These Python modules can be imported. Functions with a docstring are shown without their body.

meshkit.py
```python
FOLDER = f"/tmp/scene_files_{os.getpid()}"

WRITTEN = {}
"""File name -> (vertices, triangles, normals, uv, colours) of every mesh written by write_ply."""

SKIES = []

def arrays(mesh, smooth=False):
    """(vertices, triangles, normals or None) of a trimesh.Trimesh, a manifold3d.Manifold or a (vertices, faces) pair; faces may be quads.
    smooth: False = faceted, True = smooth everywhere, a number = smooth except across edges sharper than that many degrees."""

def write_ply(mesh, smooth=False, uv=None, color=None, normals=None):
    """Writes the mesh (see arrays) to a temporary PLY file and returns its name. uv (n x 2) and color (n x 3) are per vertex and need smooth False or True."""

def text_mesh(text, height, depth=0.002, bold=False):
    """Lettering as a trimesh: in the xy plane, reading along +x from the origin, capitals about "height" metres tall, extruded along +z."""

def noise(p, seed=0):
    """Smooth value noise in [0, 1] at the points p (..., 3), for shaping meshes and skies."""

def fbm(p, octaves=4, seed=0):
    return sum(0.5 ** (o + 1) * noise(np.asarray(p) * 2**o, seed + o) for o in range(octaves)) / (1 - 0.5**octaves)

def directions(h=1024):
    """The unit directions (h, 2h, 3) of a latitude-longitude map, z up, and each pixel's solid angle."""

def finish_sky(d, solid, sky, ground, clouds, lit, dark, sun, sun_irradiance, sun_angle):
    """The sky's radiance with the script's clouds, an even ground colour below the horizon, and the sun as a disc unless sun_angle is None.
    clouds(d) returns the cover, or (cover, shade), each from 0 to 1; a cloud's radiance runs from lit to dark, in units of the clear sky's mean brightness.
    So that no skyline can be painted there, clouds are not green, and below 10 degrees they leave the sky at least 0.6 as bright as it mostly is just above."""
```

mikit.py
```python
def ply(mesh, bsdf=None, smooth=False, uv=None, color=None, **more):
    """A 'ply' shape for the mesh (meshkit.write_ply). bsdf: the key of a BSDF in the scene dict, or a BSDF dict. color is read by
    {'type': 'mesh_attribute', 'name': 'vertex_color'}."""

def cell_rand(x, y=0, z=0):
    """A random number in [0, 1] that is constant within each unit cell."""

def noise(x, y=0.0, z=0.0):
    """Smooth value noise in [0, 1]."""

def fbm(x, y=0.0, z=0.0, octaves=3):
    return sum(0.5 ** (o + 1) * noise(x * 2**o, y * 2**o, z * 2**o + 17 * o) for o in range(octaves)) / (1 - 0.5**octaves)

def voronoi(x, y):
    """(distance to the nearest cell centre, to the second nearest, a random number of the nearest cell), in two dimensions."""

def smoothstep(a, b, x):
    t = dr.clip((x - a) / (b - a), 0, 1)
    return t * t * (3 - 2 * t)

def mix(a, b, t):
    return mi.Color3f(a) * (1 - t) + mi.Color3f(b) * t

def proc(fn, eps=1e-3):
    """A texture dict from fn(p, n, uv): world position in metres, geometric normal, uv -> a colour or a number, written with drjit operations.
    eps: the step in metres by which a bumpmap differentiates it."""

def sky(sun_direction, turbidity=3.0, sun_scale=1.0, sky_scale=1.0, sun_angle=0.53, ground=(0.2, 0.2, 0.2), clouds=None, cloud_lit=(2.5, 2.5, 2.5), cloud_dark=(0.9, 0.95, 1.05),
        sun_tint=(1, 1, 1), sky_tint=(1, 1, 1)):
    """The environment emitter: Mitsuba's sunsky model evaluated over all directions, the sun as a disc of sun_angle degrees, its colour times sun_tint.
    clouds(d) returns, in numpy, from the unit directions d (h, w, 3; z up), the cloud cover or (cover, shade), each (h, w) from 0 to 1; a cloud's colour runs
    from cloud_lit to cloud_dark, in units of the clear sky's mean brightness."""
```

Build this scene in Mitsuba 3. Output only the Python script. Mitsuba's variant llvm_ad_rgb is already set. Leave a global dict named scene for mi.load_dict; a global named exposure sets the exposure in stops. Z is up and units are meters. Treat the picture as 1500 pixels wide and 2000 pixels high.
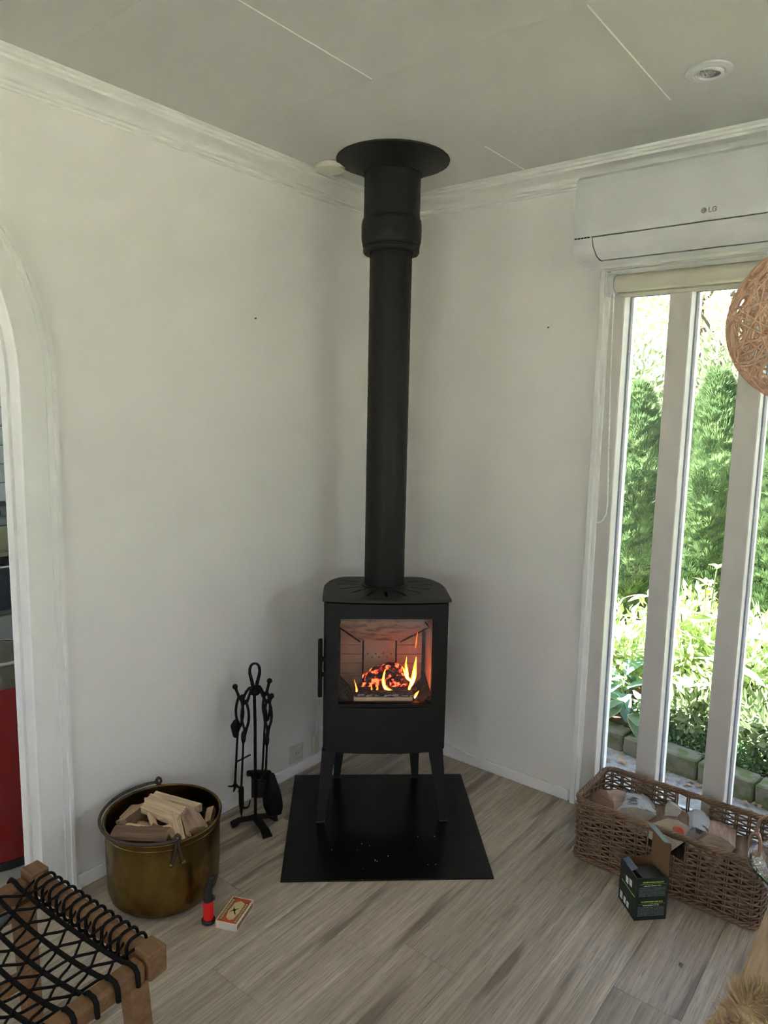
import math, random, numpy as np, trimesh, manifold3d as m3, mitsuba as mi, mikit, meshkit, drjit as dr
from shapely.geometry import Polygon, box as sbox, Point, LineString
from shapely import affinity
from mikit import proc, noise, fbm, smoothstep, mix, cell_rand
T = mi.ScalarTransform4f
random.seed(7); rng = np.random.default_rng(7)
scene, labels = {}, {}
# ------------------------------------------------------------------ camera, sky, sun, exposure
EYE = np.array([-2.71872, -2.15152, 1.6])
CAM = np.array([[0.62144525, -0.78318311, 0.0207368], [-0.09400538, -0.10081683, -0.99045391], [0.77779739, 0.61356351, -0.13627557]])
scene['camera'] = dict(type='perspective', fov=56.4508, fov_axis='x', near_clip=0.05, far_clip=200.0,
                       to_world=T().look_at(origin=EYE.tolist(), target=(EYE + CAM[2]).tolist(), up=(-CAM[1]).tolist()))
SUN = np.array([-0.15, 0.50, 0.85]); SUN /= np.linalg.norm(SUN)
def clouds(d):
    p = d / np.maximum(d[..., 2:3], 0.08)
    c = meshkit.fbm(np.dstack([p[..., 0] * .9, p[..., 1] * .9, p[..., 0] * 0 + 2.0]), 4, 3)
    return np.clip((c - .36) * 3.2, 0, 1), np.clip((c - .6) * 2, 0, .6)
scene['sky'] = {**mikit.sky(SUN, turbidity=3.5, sun_scale=0.0, sky_scale=1.0, ground=(.13, .13, .11), clouds=clouds, cloud_lit=(2.3, 2.3, 2.3), cloud_dark=(1.4, 1.42, 1.45), sun_angle=.53), 'sampling_weight': 6.0}
SUN_E = 4.6
scene['sun'] = dict(type='directional', direction=(-SUN).tolist(), irradiance={'type': 'rgb', 'value': [SUN_E * 1.0, SUN_E * .98, SUN_E * .92]}, sampling_weight=1.6)
exposure = 4.5

# ------------------------------------------------------------------ helpers
def rgb(*c): return {'type': 'rgb', 'value': [float(x) for x in c]}
def tex(c): return rgb(*c) if isinstance(c, tuple) else proc(c) if callable(c) else c
def mat(name, col, rough=.5, metal=0., spec=.5, bump=None, bscale=.002, eps=1e-3, two=True, **kw):
    b = dict(type='principled', base_color=tex(col), roughness=tex(rough) if callable(rough) else float(rough), metallic=float(metal), specular=float(spec), **kw)
    if bump is not None: b = dict(type='bumpmap', scale=float(bscale), nested_texture=proc(bump, eps), nested_bsdf=b)
    scene['m_' + name] = dict(type='twosided', nested=b) if two else b
    return name
def matt(name, col): scene['m_' + name] = dict(type='twosided', nested=dict(type='diffuse', reflectance=tex(col))); return name
_used = {}
def uniq(k):
    n = _used.get(k, 0); _used[k] = n + 1
    return k if n == 0 else '%s_%03d' % (k, n)
def put(name, mesh, m, parent=None, smooth=False, label=None, cat=None, group=None, kind=None, uv=None, tw=None, shape=None, **kw):
    key = uniq((parent + '__' if parent else '') + name)
    if mesh is not None and hasattr(mesh, 'faces') and len(mesh.faces) == 0: raise ValueError('empty mesh ' + key)
    s = shape or mikit.ply(mesh, 'm_' + m, smooth=smooth, uv=uv, **kw)
    if tw is not None: s = {**s, 'to_world': T(tw)}
    scene[key] = s
    tag(key, label, cat, group, kind)
    return key
def thing(name, label, cat, group=None, kind=None):
    key = uniq(name); tag(key, label, cat, group, kind); return key
def tag(key, label=None, cat=None, group=None, kind=None):
    d = {k: v for k, v in dict(label=label, category=cat, group=group, kind=kind).items() if v}
    if d: labels[key] = {**labels.get(key, {}), **d}
def struct(name, mesh, m, smooth=False, label=None, parent=None, **kw):
    return put(name, mesh, m, parent, smooth, label=label, kind=None if parent else 'structure', **kw)
cat_ = trimesh.util.concatenate
def TM(M): return np.asarray(M, float)
def mv(m, x=0, y=0, z=0): m = m.copy(); m.apply_translation([x, y, z]); return m
def rot(m, deg, ax, c=(0, 0, 0)): m = m.copy(); m.apply_transform(trimesh.transformations.rotation_matrix(math.radians(deg), ax, c)); return m
def box(x0, x1, y0, y1, z0, z1, b=0.0):
    x0, x1 = min(x0, x1), max(x0, x1); y0, y1 = min(y0, y1), max(y0, y1); z0, z1 = min(z0, z1), max(z0, z1)
    if b <= 0:
        m = trimesh.creation.box([x1 - x0, y1 - y0, z1 - z0]); m.apply_translation([(x0 + x1) / 2, (y0 + y1) / 2, (z0 + z1) / 2]); return m
    b = min(b, (x1 - x0) / 2.01, (y1 - y0) / 2.01, (z1 - z0) / 2.01)
    pts = []
    for x, dx in ((x0, 1), (x1, -1)):
        for y, dy in ((y0, 1), (y1, -1)):
            for z, dz in ((z0, 1), (z1, -1)):
                pts += [(x, y + b * dy, z + b * dz), (x + b * dx, y, z + b * dz), (x + b * dx, y + b * dy, z)]
    return trimesh.convex.convex_hull(np.array(pts))
def man(t):
    t = trimesh.Trimesh(t.vertices, t.faces, process=False); t.merge_vertices(); t.update_faces(t.nondegenerate_faces()); t.remove_unreferenced_vertices()
    if t.volume < 0: t.invert()
    return m3.Manifold(m3.Mesh(np.asarray(t.vertices, np.float32), np.asarray(t.faces, np.uint32)))
def unman(m):
    k = m.to_mesh(); return trimesh.Trimesh(k.vert_properties[:, :3], k.tri_verts, process=False)
def tube(pts, r, n=8, closed=False, cap=True):
    p = np.asarray(pts, float); N = len(p); r = np.broadcast_to(np.asarray(r, float), (N,))
    t = np.roll(p, -1, 0) - np.roll(p, 1, 0) if closed else np.gradient(p, axis=0)
    t /= np.linalg.norm(t, axis=1, keepdims=True) + 1e-12
    a = np.cross(t[0], [0, 0, 1.] if abs(t[0][2]) < .9 else [1., 0, 0]); a /= np.linalg.norm(a)
    A = []
    for i in range(N):
        a = a - t[i] * (a @ t[i]); a /= np.linalg.norm(a) + 1e-12; A.append(a)
    A = np.array(A); B = np.cross(t, A); ang = np.arange(n) * 2 * np.pi / n
    v = (p[:, None] + r[:, None, None] * (np.cos(ang)[None, :, None] * A[:, None] + np.sin(ang)[None, :, None] * B[:, None])).reshape(-1, 3)
    i, j = np.meshgrid(np.arange(N if closed else N - 1), np.arange(n), indexing='ij'); i2 = (i + 1) % N; j2 = (j + 1) % n
    q = np.stack([i * n + j, i2 * n + j, i2 * n + j2, i * n + j2], -1).reshape(-1, 4)
    q = q[:, ::-1]
    f = np.vstack([q[:, [0, 1, 2]], q[:, [0, 2, 3]]])
    if cap and not closed:
        k = np.arange(1, n - 1)
        f = np.vstack([f, np.stack([k * 0, k + 1, k], 1)[:, ::-1][:, ::-1], np.stack([k * 0, k, k + 1], 1) + (N - 1) * n])
    m = trimesh.Trimesh(v, f, process=False); trimesh.repair.fix_normals(m) if len(v) < 400 else None
    return m
def spline(pts, n=8, closed=False):
    p = np.asarray(pts, float); out = []; N = len(p)
    for i in range(N if closed else N - 1):
        p0, p1, p2, p3 = (p[(i + k) % N] for k in (-1, 0, 1, 2)) if closed else (p[max(i - 1, 0)], p[i], p[i + 1], p[min(i + 2, N - 1)])
        for s in np.arange(n) / n:
            out.append(.5 * (2 * p1 + (p2 - p0) * s + (2 * p0 - 5 * p1 + 4 * p2 - p3) * s * s + (3 * p1 - p0 - 3 * p2 + p3) * s ** 3))
    if not closed: out.append(p[-1])
    return np.array(out)
def cyl(p0, p1, r, n=16): return tube([p0, np.add(p0, np.subtract(p1, p0) * .5), p1], r, n)
def lathe(prof, n=40, c=(0, 0, 0)):
    p = np.asarray(prof, float); ang = np.arange(n) * 2 * np.pi / n
    v = np.stack([p[:, None, 0] * np.cos(ang), p[:, None, 0] * np.sin(ang), np.repeat(p[:, 1:2], n, 1)], -1).reshape(-1, 3) + np.array(c)
    i, j = np.meshgrid(np.arange(len(p) - 1), np.arange(n), indexing='ij'); j2 = (j + 1) % n
    q = np.stack([i * n + j, i * n + j2, (i + 1) * n + j2, (i + 1) * n + j], -1).reshape(-1, 4)
    f = np.vstack([q[:, [0, 1, 2]], q[:, [0, 2, 3]]])
    m = trimesh.Trimesh(v, f, process=False); m.update_faces(m.area_faces > 1e-14)
    return m
def extr(poly, h): 
    gs = getattr(poly, 'geoms', [poly])
    return cat_([trimesh.creation.extrude_polygon(g, h, engine='earcut') for g in gs if g.area > 1e-10])
def prism_y(pts, y0, y1):            # polygon in (x,z) extruded along y
    m = extr(Polygon(pts), abs(y1 - y0)); v = m.vertices.copy(); w = np.stack([v[:, 0], max(y0, y1) - v[:, 2], v[:, 1]], 1)
    return trimesh.Trimesh(w, m.faces, process=False)
def prism_x(pts, x0, x1):            # polygon in (y,z) extruded along x
    m = extr(Polygon(pts) if not hasattr(pts, 'area') else pts, abs(x1 - x0)); v = m.vertices.copy()
    return trimesh.Trimesh(np.stack([min(x0, x1) + v[:, 2], v[:, 0], v[:, 1]], 1), m.faces, process=False)
def wall_xz(poly, y0, y1):           # shapely polygon in (x,z)
    m = extr(poly, abs(y1 - y0)); v = m.vertices
    return trimesh.Trimesh(np.stack([v[:, 0], max(y0, y1) - v[:, 2], v[:, 1]], 1), m.faces, process=False)
def rock(m, amp, freq, seed=0):
    m = m.copy(); n = m.vertex_normals; m.vertices = m.vertices + n * ((meshkit.fbm(m.vertices * freq, 3, seed) - .5) * 2 * amp)[:, None]; return m
def frame(o, ex, ey, ez):
    M = np.eye(4); M[:3, 0], M[:3, 1], M[:3, 2], M[:3, 3] = ex, ey, ez, o; return M
def tf(m, M): m = m.copy(); m.apply_transform(M); return m

# ------------------------------------------------------------------ materials
matt('paint_wall', lambda p, n, uv: mix((.76, .745, .725), (.735, .72, .70), fbm(p.x * 2.3, p.y * 2.3, p.z * 2.3)))
mat('paint_ceiling', (.52, .53, .50), .6, spec=.25)
mat('paint_trim', (.78, .775, .755), .35, spec=.4)
mat('paint_frame', (.56, .54, .51), .4, spec=.4)
mat('strip_white', (.93, .93, .88), .5)
def planks(p, n, uv):
    u, v = uv.x, uv.y
    tone = cell_rand(dr.floor(u / 10), 3, 1)
    w = fbm(u * 1.3, v * 7.0, 1.0, 3) * .35
    g1 = fbm(u * 3.0, v * 70 + w * 6, 2.0, 3)
    g2 = noise(u * 9.0, v * 260.0, 5.0)
    ring = noise(u * 1.1 + 40, (v + w * .06) * 26.0, 9.0)
    dark = smoothstep(.60, .82, fbm(u * 2.2 + 7, v * 20 + w * 3, 4.0, 3))
    c = mix((.185, .152, .125), (.375, .328, .285), g1 * .6 + ring * .4) * mi.Color3f(1.47, 1.46, 1.36)
    pore = smoothstep(.62, .80, noise(u * 20.0, v * 620.0, 6.0)) * (.4 + .6 * g1)
    c = c * (.82 + .32 * g2) * (.90 + .18 * tone) * (1 - .30 * pore)
    return mix(c, (.13, .10, .078), dark * .70)
mat('floor_planks', planks, lambda p, n, uv: .34 + .2 * noise(uv.x * 5, uv.y * 90, 1.0), spec=.45)
mat('floor_gap', (.10, .085, .07), .8)
mat('black_iron', (.005, .005, .005), .45, spec=.14)
mat('stove_black', lambda p, n, uv: mix((.011, .011, .011), (.015, .0145, .014), noise(p.x * 900, p.y * 900, p.z * 900)), .5, spec=.22)
mat('stove_top', (.022, .019, .017), .5, spec=.35)
mat('pipe_black', (.012, .0115, .011), .48, spec=.22)
mat('dark_gap', (.004, .004, .004), .9, spec=0.)
mat('hearth_black', (.005, .005, .0045), lambda p, n, uv: .16 + .10 * fbm(p.x * 14, p.y * 14, 0.), spec=.3)
mat('plastic_white', (.55, .56, .57), .32, spec=.5)
mat('plastic_cream', (.58, .555, .475), .35, spec=.5)
mat('grey_print', (.17, .17, .17), .5)
mat('chrome', (.75, .75, .75), .14, metal=1.)
def brass(p, n, uv):
    st = fbm(p.x * 9, p.y * 9, p.z * 7, 4); sm = fbm(p.x * 40, p.y * 40, p.z * 12, 2)
    c = mix((.27, .185, .060), (.11, .068, .024), smoothstep(.35, .68, st))
    return c * (.8 + .35 * sm)
mat('brass', brass, lambda p, n, uv: .20 + .22 * fbm(p.x * 12, p.y * 12, p.z * 9, 2), metal=1.)
mat('copper', (.42, .27, .22), .35, metal=.8)
mat('iron_brown', (.075, .055, .042), .5, metal=.5)
mat('red_plastic', (.62, .012, .015), .28, spec=.5)
mat('red_enamel', (.19, .004, .005), .12, spec=.6, clearcoat=.6)
mat('black_plastic', (.015, .015, .015), .3)
def stool_wood(p, n, uv):
    g = fbm(p.x * 55, p.y * 9, p.z * 55, 3); h = noise(p.x * 160, p.y * 14, p.z * 160)
    return mix((.125, .062, .028), (.25, .14, .066), g) * (.85 + .3 * h)
mat('stool_wood', stool_wood, .5, spec=.35)
mat('cord_black', (.006, .0058, .0055), .65, spec=.12)
def oak(p, n, uv):
    g = fbm(p.x * 5, p.y * 70, 1.0, 3); h = noise(p.x * 22, p.y * 320, 2.0)
    return mix((.36, .22, .115), (.50, .33, .185), g) * (.82 + .32 * h)
mat('oak', oak, .42, spec=.35)
mat('fur', lambda p, n, uv: mix((.38, .27, .165), (.60, .46, .30), fbm(p.x * 30, p.y * 30, p.z * 30, 2)), .9, spec=.1, sheen=.4)
def wick(p, n, uv):
    return mix((.10, .057, .03), (.29, .18, .105), fbm(p.x * 16, p.y * 16, p.z * 60, 3)) * (.75 + .5 * noise(p.x * 90, p.y * 90, p.z * 160))
mat('wicker', wick, .48, spec=.4)
mat('rattan', lambda p, n, uv: mix((.62, .39, .27), (.82, .58, .42), fbm(p.x * 40, p.y * 40, p.z * 40, 2)), .6, spec=.25)
def split_wood(a, b, f):
    def fn(p, n, uv):
        g = fbm(uv.x * 6, uv.y * f, 3.0, 3); h = noise(uv.x * 14, uv.y * f * 4, 7.0)
        return mix(a, b, g) * (.8 + .36 * h)
    return fn
mat('split_pale', split_wood((.50, .35, .215), (.72, .56, .39), 60), .75, spec=.2)
mat('split_tan', split_wood((.33, .215, .125), (.54, .385, .25), 60), .75, spec=.2)
mat('split_grey', split_wood((.30, .265, .215), (.50, .46, .38), 50), .8, spec=.2)
mat('split_pink', split_wood((.36, .265, .21), (.58, .46, .38), 50), .8, spec=.2)
mat('bark_brown', split_wood((.11, .065, .042), (.27, .18, .13), 90), .9, spec=.1)
mat('bark_reddish', split_wood((.26, .16, .12), (.48, .34, .28), 45), .9, spec=.1)
mat('bark_grey', lambda p, n, uv: mix((.42, .42, .42), (.10, .09, .085), smoothstep(.56, .72, fbm(uv.x * 30, uv.y * 26, 2., 3))), .9, spec=.1)
def endg(p, n, uv):
    r = dr.sqrt(uv.x * uv.x + uv.y * uv.y)
    return mix((.30, .21, .135), (.52, .41, .29), noise(r * 420 + fbm(p.x * 30, p.y * 30, p.z * 30) * 5)) * (.8 + .3 * noise(p.x * 200, p.y * 200, p.z * 200))
mat('end_grain', endg, .85, spec=.15)
mat('end_grey', lambda p, n, uv: mix((.38, .34, .30), (.58, .54, .49), fbm(p.x * 60, p.y * 60, p.z * 60, 3)), .85, spec=.15)
mat('end_pale', lambda p, n, uv: mix((.50, .47, .36), (.68, .64, .53), fbm(p.x * 60, p.y * 60, p.z * 60, 3)), .85, spec=.15)
mat('end_pink', split_wood((.40, .30, .24), (.66, .55, .46), 50), .85, spec=.15)
mat('end_striped', lambda p, n, uv: mix((.20, .15, .11), (.46, .385, .31), noise(uv.x * 160, uv.y * 22, 3.0)), .85, spec=.15)
mat('paint_mark', (.85, .21, .12), .7)
mat('char', lambda p, n, uv: mix((.012, .011, .011), (.09, .082, .078), smoothstep(.55, .8, fbm(p.x * 120, p.y * 120, p.z * 120, 3))), .9, spec=.1)
mat('ash', (.33, .30, .28), .95, spec=0.)
def liner(p, n, uv): return mix((.46, .33, .235), (.33, .22, .15), fbm(p.x * 22, p.y * 22, p.z * 22, 3))
mat('liner', liner, .9, spec=.1)
mat('baffle', lambda p, n, uv: mix((.34, .24, .175), (.15, .11, .085), smoothstep(.40, .72, fbm(p.x * 26, p.y * 26, p.z * 30, 3))), .9, spec=.1)
scene['m_glass_pane'] = dict(type='thindielectric', int_ior=1.5)
scene['m_clear_glass'] = dict(type='dielectric', int_ior=1.5)
mat('gasket', (.20, .24, .31), .5)
mat('frame_white', (.82, .84, .83), .35)
mat('box_green', (.010, .020, .017), .38, spec=.5)
mat('box_flap', (.10, .13, .165), .4, spec=.5)
mat('cardboard', (.21, .125, .068), .8, spec=.1)
mat('print_yellow', (.42, .44, .06), .6); mat('print_grey', (.12, .15, .14), .6); mat('print_white', (.62, .62, .6), .6); mat('print_dark', (.03, .03, .035), .6)
mat('match_paper', (.72, .60, .40), .7); mat('match_red', (.50, .07, .035), .6); mat('match_cream', (.62, .52, .27), .6); mat('match_olive', (.16, .13, .04), .6)
mat('match_tray', (.60, .57, .52), .7); mat('match_strike', (.20, .12, .105), .9); mat('ink_black', (.012, .01, .01), .6)
matt('kitchen_paint', (.62, .63, .60)); mat('tile_glaze', (.66, .69, .72), .15, spec=.6); mat('tile_grout', (.12, .12, .12), .9)
mat('worktop', (.16, .19, .22), .3); mat('cabinet_grey', (.30, .30, .28), .45); mat('oven_glass', (.008, .008, .009), .08); mat('steel', (.42, .42, .40), .3, metal=.9)
mat('steel_dark', (.16, .16, .13), .28, metal=.8)
# garden
def foliage(name, col, trans, k=.6):
    scene['m_' + name] = dict(type='principledthin', base_color=tex(col), roughness=.45, diff_trans=k * 2 * .5, spec_trans=0.0, eta=1.4)
    return name
foliage('leaf_thuja', lambda p, n, uv: mix((.075, .14, .062), (.20, .29, .13), fbm(p.x * 9, p.y * 9, p.z * 9, 2)), None, .5)
foliage('leaf_bright', lambda p, n, uv: mix((.28, .38, .15), (.47, .55, .29), noise(p.x * 14, p.y * 14, p.z * 14)), None, .7)
foliage('leaf_mid', lambda p, n, uv: mix((.13, .19, .095), (.30, .36, .20), noise(p.x * 12, p.y * 12, p.z * 12)), None, .7)
foliage('leaf_tree', lambda p, n, uv: mix((.32, .38, .19), (.52, .56, .34), noise(p.x * 4, p.y * 4, p.z * 4)), None, .9)
foliage('leaf_yellow', (.62, .60, .10), None, .8)
foliage('leaf_hosta', lambda p, n, uv: mix((.18, .28, .15), (.48, .55, .36), smoothstep(.75, .95, dr.abs(uv.y))), None, .5)
foliage('leaf_blue', (.20, .33, .27), None, .4)
foliage('leaf_cover', lambda p, n, uv: mix((.11, .22, .10), (.24, .37, .20), noise(p.x * 20, p.y * 20, p.z * 20)), None, .5)
mat('litter', lambda p, n, uv: mix((.17, .09, .055), (.42, .30, .21), noise(p.x * 18, p.y * 18, p.z * 18)), .9, spec=.1)
mat('soil', lambda p, n, uv: mix((.045, .032, .022), (.11, .08, .055), fbm(p.x * 12, p.y * 12, 0., 3)), .95, spec=.05)
mat('lawn', lambda p, n, uv: mix((.10, .12, .07), (.15, .17, .10), fbm(p.x * 2, p.y * 2, 0., 3)), .95, spec=.05)
mat('terrace', (.34, .32, .30), .9, spec=.1)
mat('paving', lambda p, n, uv: mix((.16, .155, .15), (.33, .325, .315), fbm(p.x * 60, p.y * 60, 0., 3)), .9, spec=.1)
mat('stone_mossy', lambda p, n, uv: mix((.17, .16, .13), (.10, .12, .055), smoothstep(.4, .62, fbm(p.x * 18, p.y * 18, p.z * 18, 3))), .95, spec=.05)
mat('trunk', lambda p, n, uv: mix((.06, .045, .033), (.15, .115, .085), fbm(p.x * 20, p.y * 20, p.z * 6, 3)), .9, spec=.1)
mat('petal', (.80, .72, .66), .7)
mat('roof', (.12, .11, .10), .9); mat('brick_out', (.42, .38, .34), .9)

# ------------------------------------------------------------------ room shell
ZC, X0, Y0, WT = 2.553, -5.6, -4.4, .085      # ceiling height, far walls behind the camera, wall thickness at the arch
# floor: planks along x, rows .185 wide, cross joints where the photograph shows them
struct('floor', box(X0 - .1, .02, Y0 - .1, .02, -.12, -.009), 'floor_gap', label='grey brown wood plank floor with staggered joints')
known = {-0.625 - .185 * 1: -1.54, -0.625 - .185 * 2: -1.207, -0.625 - .185 * 3: -1.106, -0.625 - .185 * 4: -.545, -0.625 - .185 * 6: -.857}
PL, PW = 1.22, .185
def plank(x0, x1, y0, y1, parent, m='floor_planks', top=0.0):
    g, b = .0003, .0008
    x0 += g; x1 -= g; y0 += g; y1 -= g
    v, f = [], []
    def quad(*q):
        k = len(v); v.extend(q); f.append([k, k + 1, k + 2]); f.append([k, k + 2, k + 3])
    A = [(x0 + b, y0 + b, top), (x1 - b, y0 + b, top), (x1 - b, y1 - b, top), (x0 + b, y1 - b, top)]
    B = [(x0, y0, top - b), (x1, y0, top - b), (x1, y1, top - b), (x0, y1, top - b)]
    D = [(x, y, top - .009) for x, y, _ in B]
    quad(*A)
    for i in range(4):
        j = (i + 1) % 4; quad(B[i], B[j], A[j], A[i]); quad(D[i], D[j], B[j], B[i])
    v = np.array(v); ru, rv = 10 * rng.integers(1, 60), rng.uniform(0, 9)
    put('plank', trimesh.Trimesh(v, np.array(f), process=False), m, parent, uv=np.stack([np.abs(v[:, 0] + 6) + ru, v[:, 1] + rv], 1))
k = 0
for i in range(-4, 21):
    ya, yb = -.625 - .185 * (i + 1), -.625 - .185 * i
    yc = [kk for kk in known if abs(kk - ya) < .01]
    j0 = known[yc[0]] if yc else -.3 - rng.uniform(0, PL)
    ya, yb = max(ya, Y0), min(yb, -.0)
    if yb - ya < .01: continue
    xs = [x for x in np.arange(j0 - 8 * PL, .5 + PL, PL) if X0 + .05 < x < -.05]
    xs = [X0] + xs + [0.0]
    for a, b in zip(xs[:-1], xs[1:]): plank(a, b, ya, yb, 'floor')
# ceiling panels: strips along y, .63 wide, short joints staggered
struct('ceiling', box(X0 - .1, .12, Y0 - .1, WT, ZC + .010, ZC + .06), 'paint_ceiling', label='pale grey green panelled ceiling')
seams = []
for i in range(-1, 9):
    xa, xb = -.39 - .63 * i, -.39 - .63 * (i - 1)
    xa, xb = max(xa, X0), min(xb, 0.0)
    if xb - xa < .05: continue
    j0 = -.735 if i % 2 == 0 else -1.38
    ys = [Y0] + sorted(y for y in [j0 - 1.28 * q for q in range(-2, 5)] if Y0 + .05 < y < -.1) + [0.0]
    for ya, yb in zip(ys[:-1], ys[1:]):
        m = box(xa + .00012, xb - .00012, ya + .0012, yb - .0012, ZC, ZC + .012, .0003); put('panel', m, 'paint_ceiling', 'ceiling')
    for y in ys[1:-1]: put('joint_strip', box(xa + .004, xb - .004, y - .0026, y + .0010, ZC - .0014, ZC + .006), 'strip_white', 'ceiling')
# left wall with the arched opening
def arch(off):
    a, bz, cx, z0 = .465 - off, .63 - off * .55, -2.08, 1.66
    th = np.linspace(0, np.pi, 64)
    return Polygon([(cx + a, -.02)] + [(cx + a * math.cos(t), z0 + bz * math.sin(t)) for t in th] + [(cx - a, -.02)])
WH = ZC + .05
wl = sbox(X0 - .1, 0, .12, WH).difference(arch(.113))
struct('wall_left', wall_xz(wl, 0.0, WT), 'paint_wall', label='off-white plaster wall with the arched opening')
struct('trim_3', wall_xz(arch(0.0).intersection(sbox(-9, 0, 9, 9)).difference(arch(.113)), -.012, 0.0), 'paint_trim', label='white moulded architrave around the arch')
for a, b, t in ((.004, .016, .019), (.030, .036, .0155), (.050, .113, .0165)):
    put('moulding', wall_xz(arch(a).intersection(sbox(-9, 0, 9, 9)).difference(arch(b)), -t, -.010), 'paint_trim', 'trim_3')
put('jamb_liner', wall_xz(arch(.111).intersection(sbox(-9, 0, 9, 9)).difference(arch(.122)), .048, WT + .004), 'paint_trim', 'trim_3')
put('plinth', box(-1.724, -1.607, -.024, -.001, 0, .016, .002), 'paint_trim', 'trim_3')
# right wall with the window opening
WY0, WY1, WZ0, WZ1 = -3.62, -1.062, .035, 2.15
rw = sbox(Y0 - .1, 0, WT, WH).difference(sbox(WY0, WZ0, WY1, WZ1))
struct('wall_right', prism_x(rw.exterior, 0, .11).difference(box(-.1, .3, WY0, WY1, WZ0, WZ1)) if False else
       (lambda m: m)(cat_([prism_x(list(sbox(a, c, b, d).exterior.coords)[:-1], 0, .11) for a, b, c, d in ((WY1, WT, 0, WH), (Y0 - .1, WY0, 0, WH), (WY0, WY1, WZ1, WH), (WY0, WY1, -.12, WZ0))])), 'paint_wall', label='off-white plaster wall beside the window')
# walls behind the camera, with openings that let daylight in
def holed_wall(name, axis, at, th, a0, a1, holes, lab):
    P = sbox(a0, 0, a1, WH)
    for h in holes: P = P.difference(sbox(*h))
    m = wall_xz(P, at, at + th) if axis == 'y' else prism_x(P, at, at + th)
    if axis == 'x':
        m = extr(P, th); v = m.vertices; m = trimesh.Trimesh(np.stack([at + v[:, 2], v[:, 0], v[:, 1]], 1), m.faces, process=False)
    struct(name, m, 'paint_wall', label=lab)
H_FRONT = [(-4.3, .1, -3.5, 2.15), (-1.9, .5, -.6, 2.15)]
H_BACK = [(-3.8, .5, -1.5, 2.15)]
holed_wall('wall_front', 'y', Y0 - .1, .1, X0 - .1, .12, H_FRONT, 'wall behind the camera with windows')
holed_wall('wall_back', 'x', X0 - .1, .1, Y0 - .1, WT, H_BACK, 'far wall behind the camera with a window')
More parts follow.
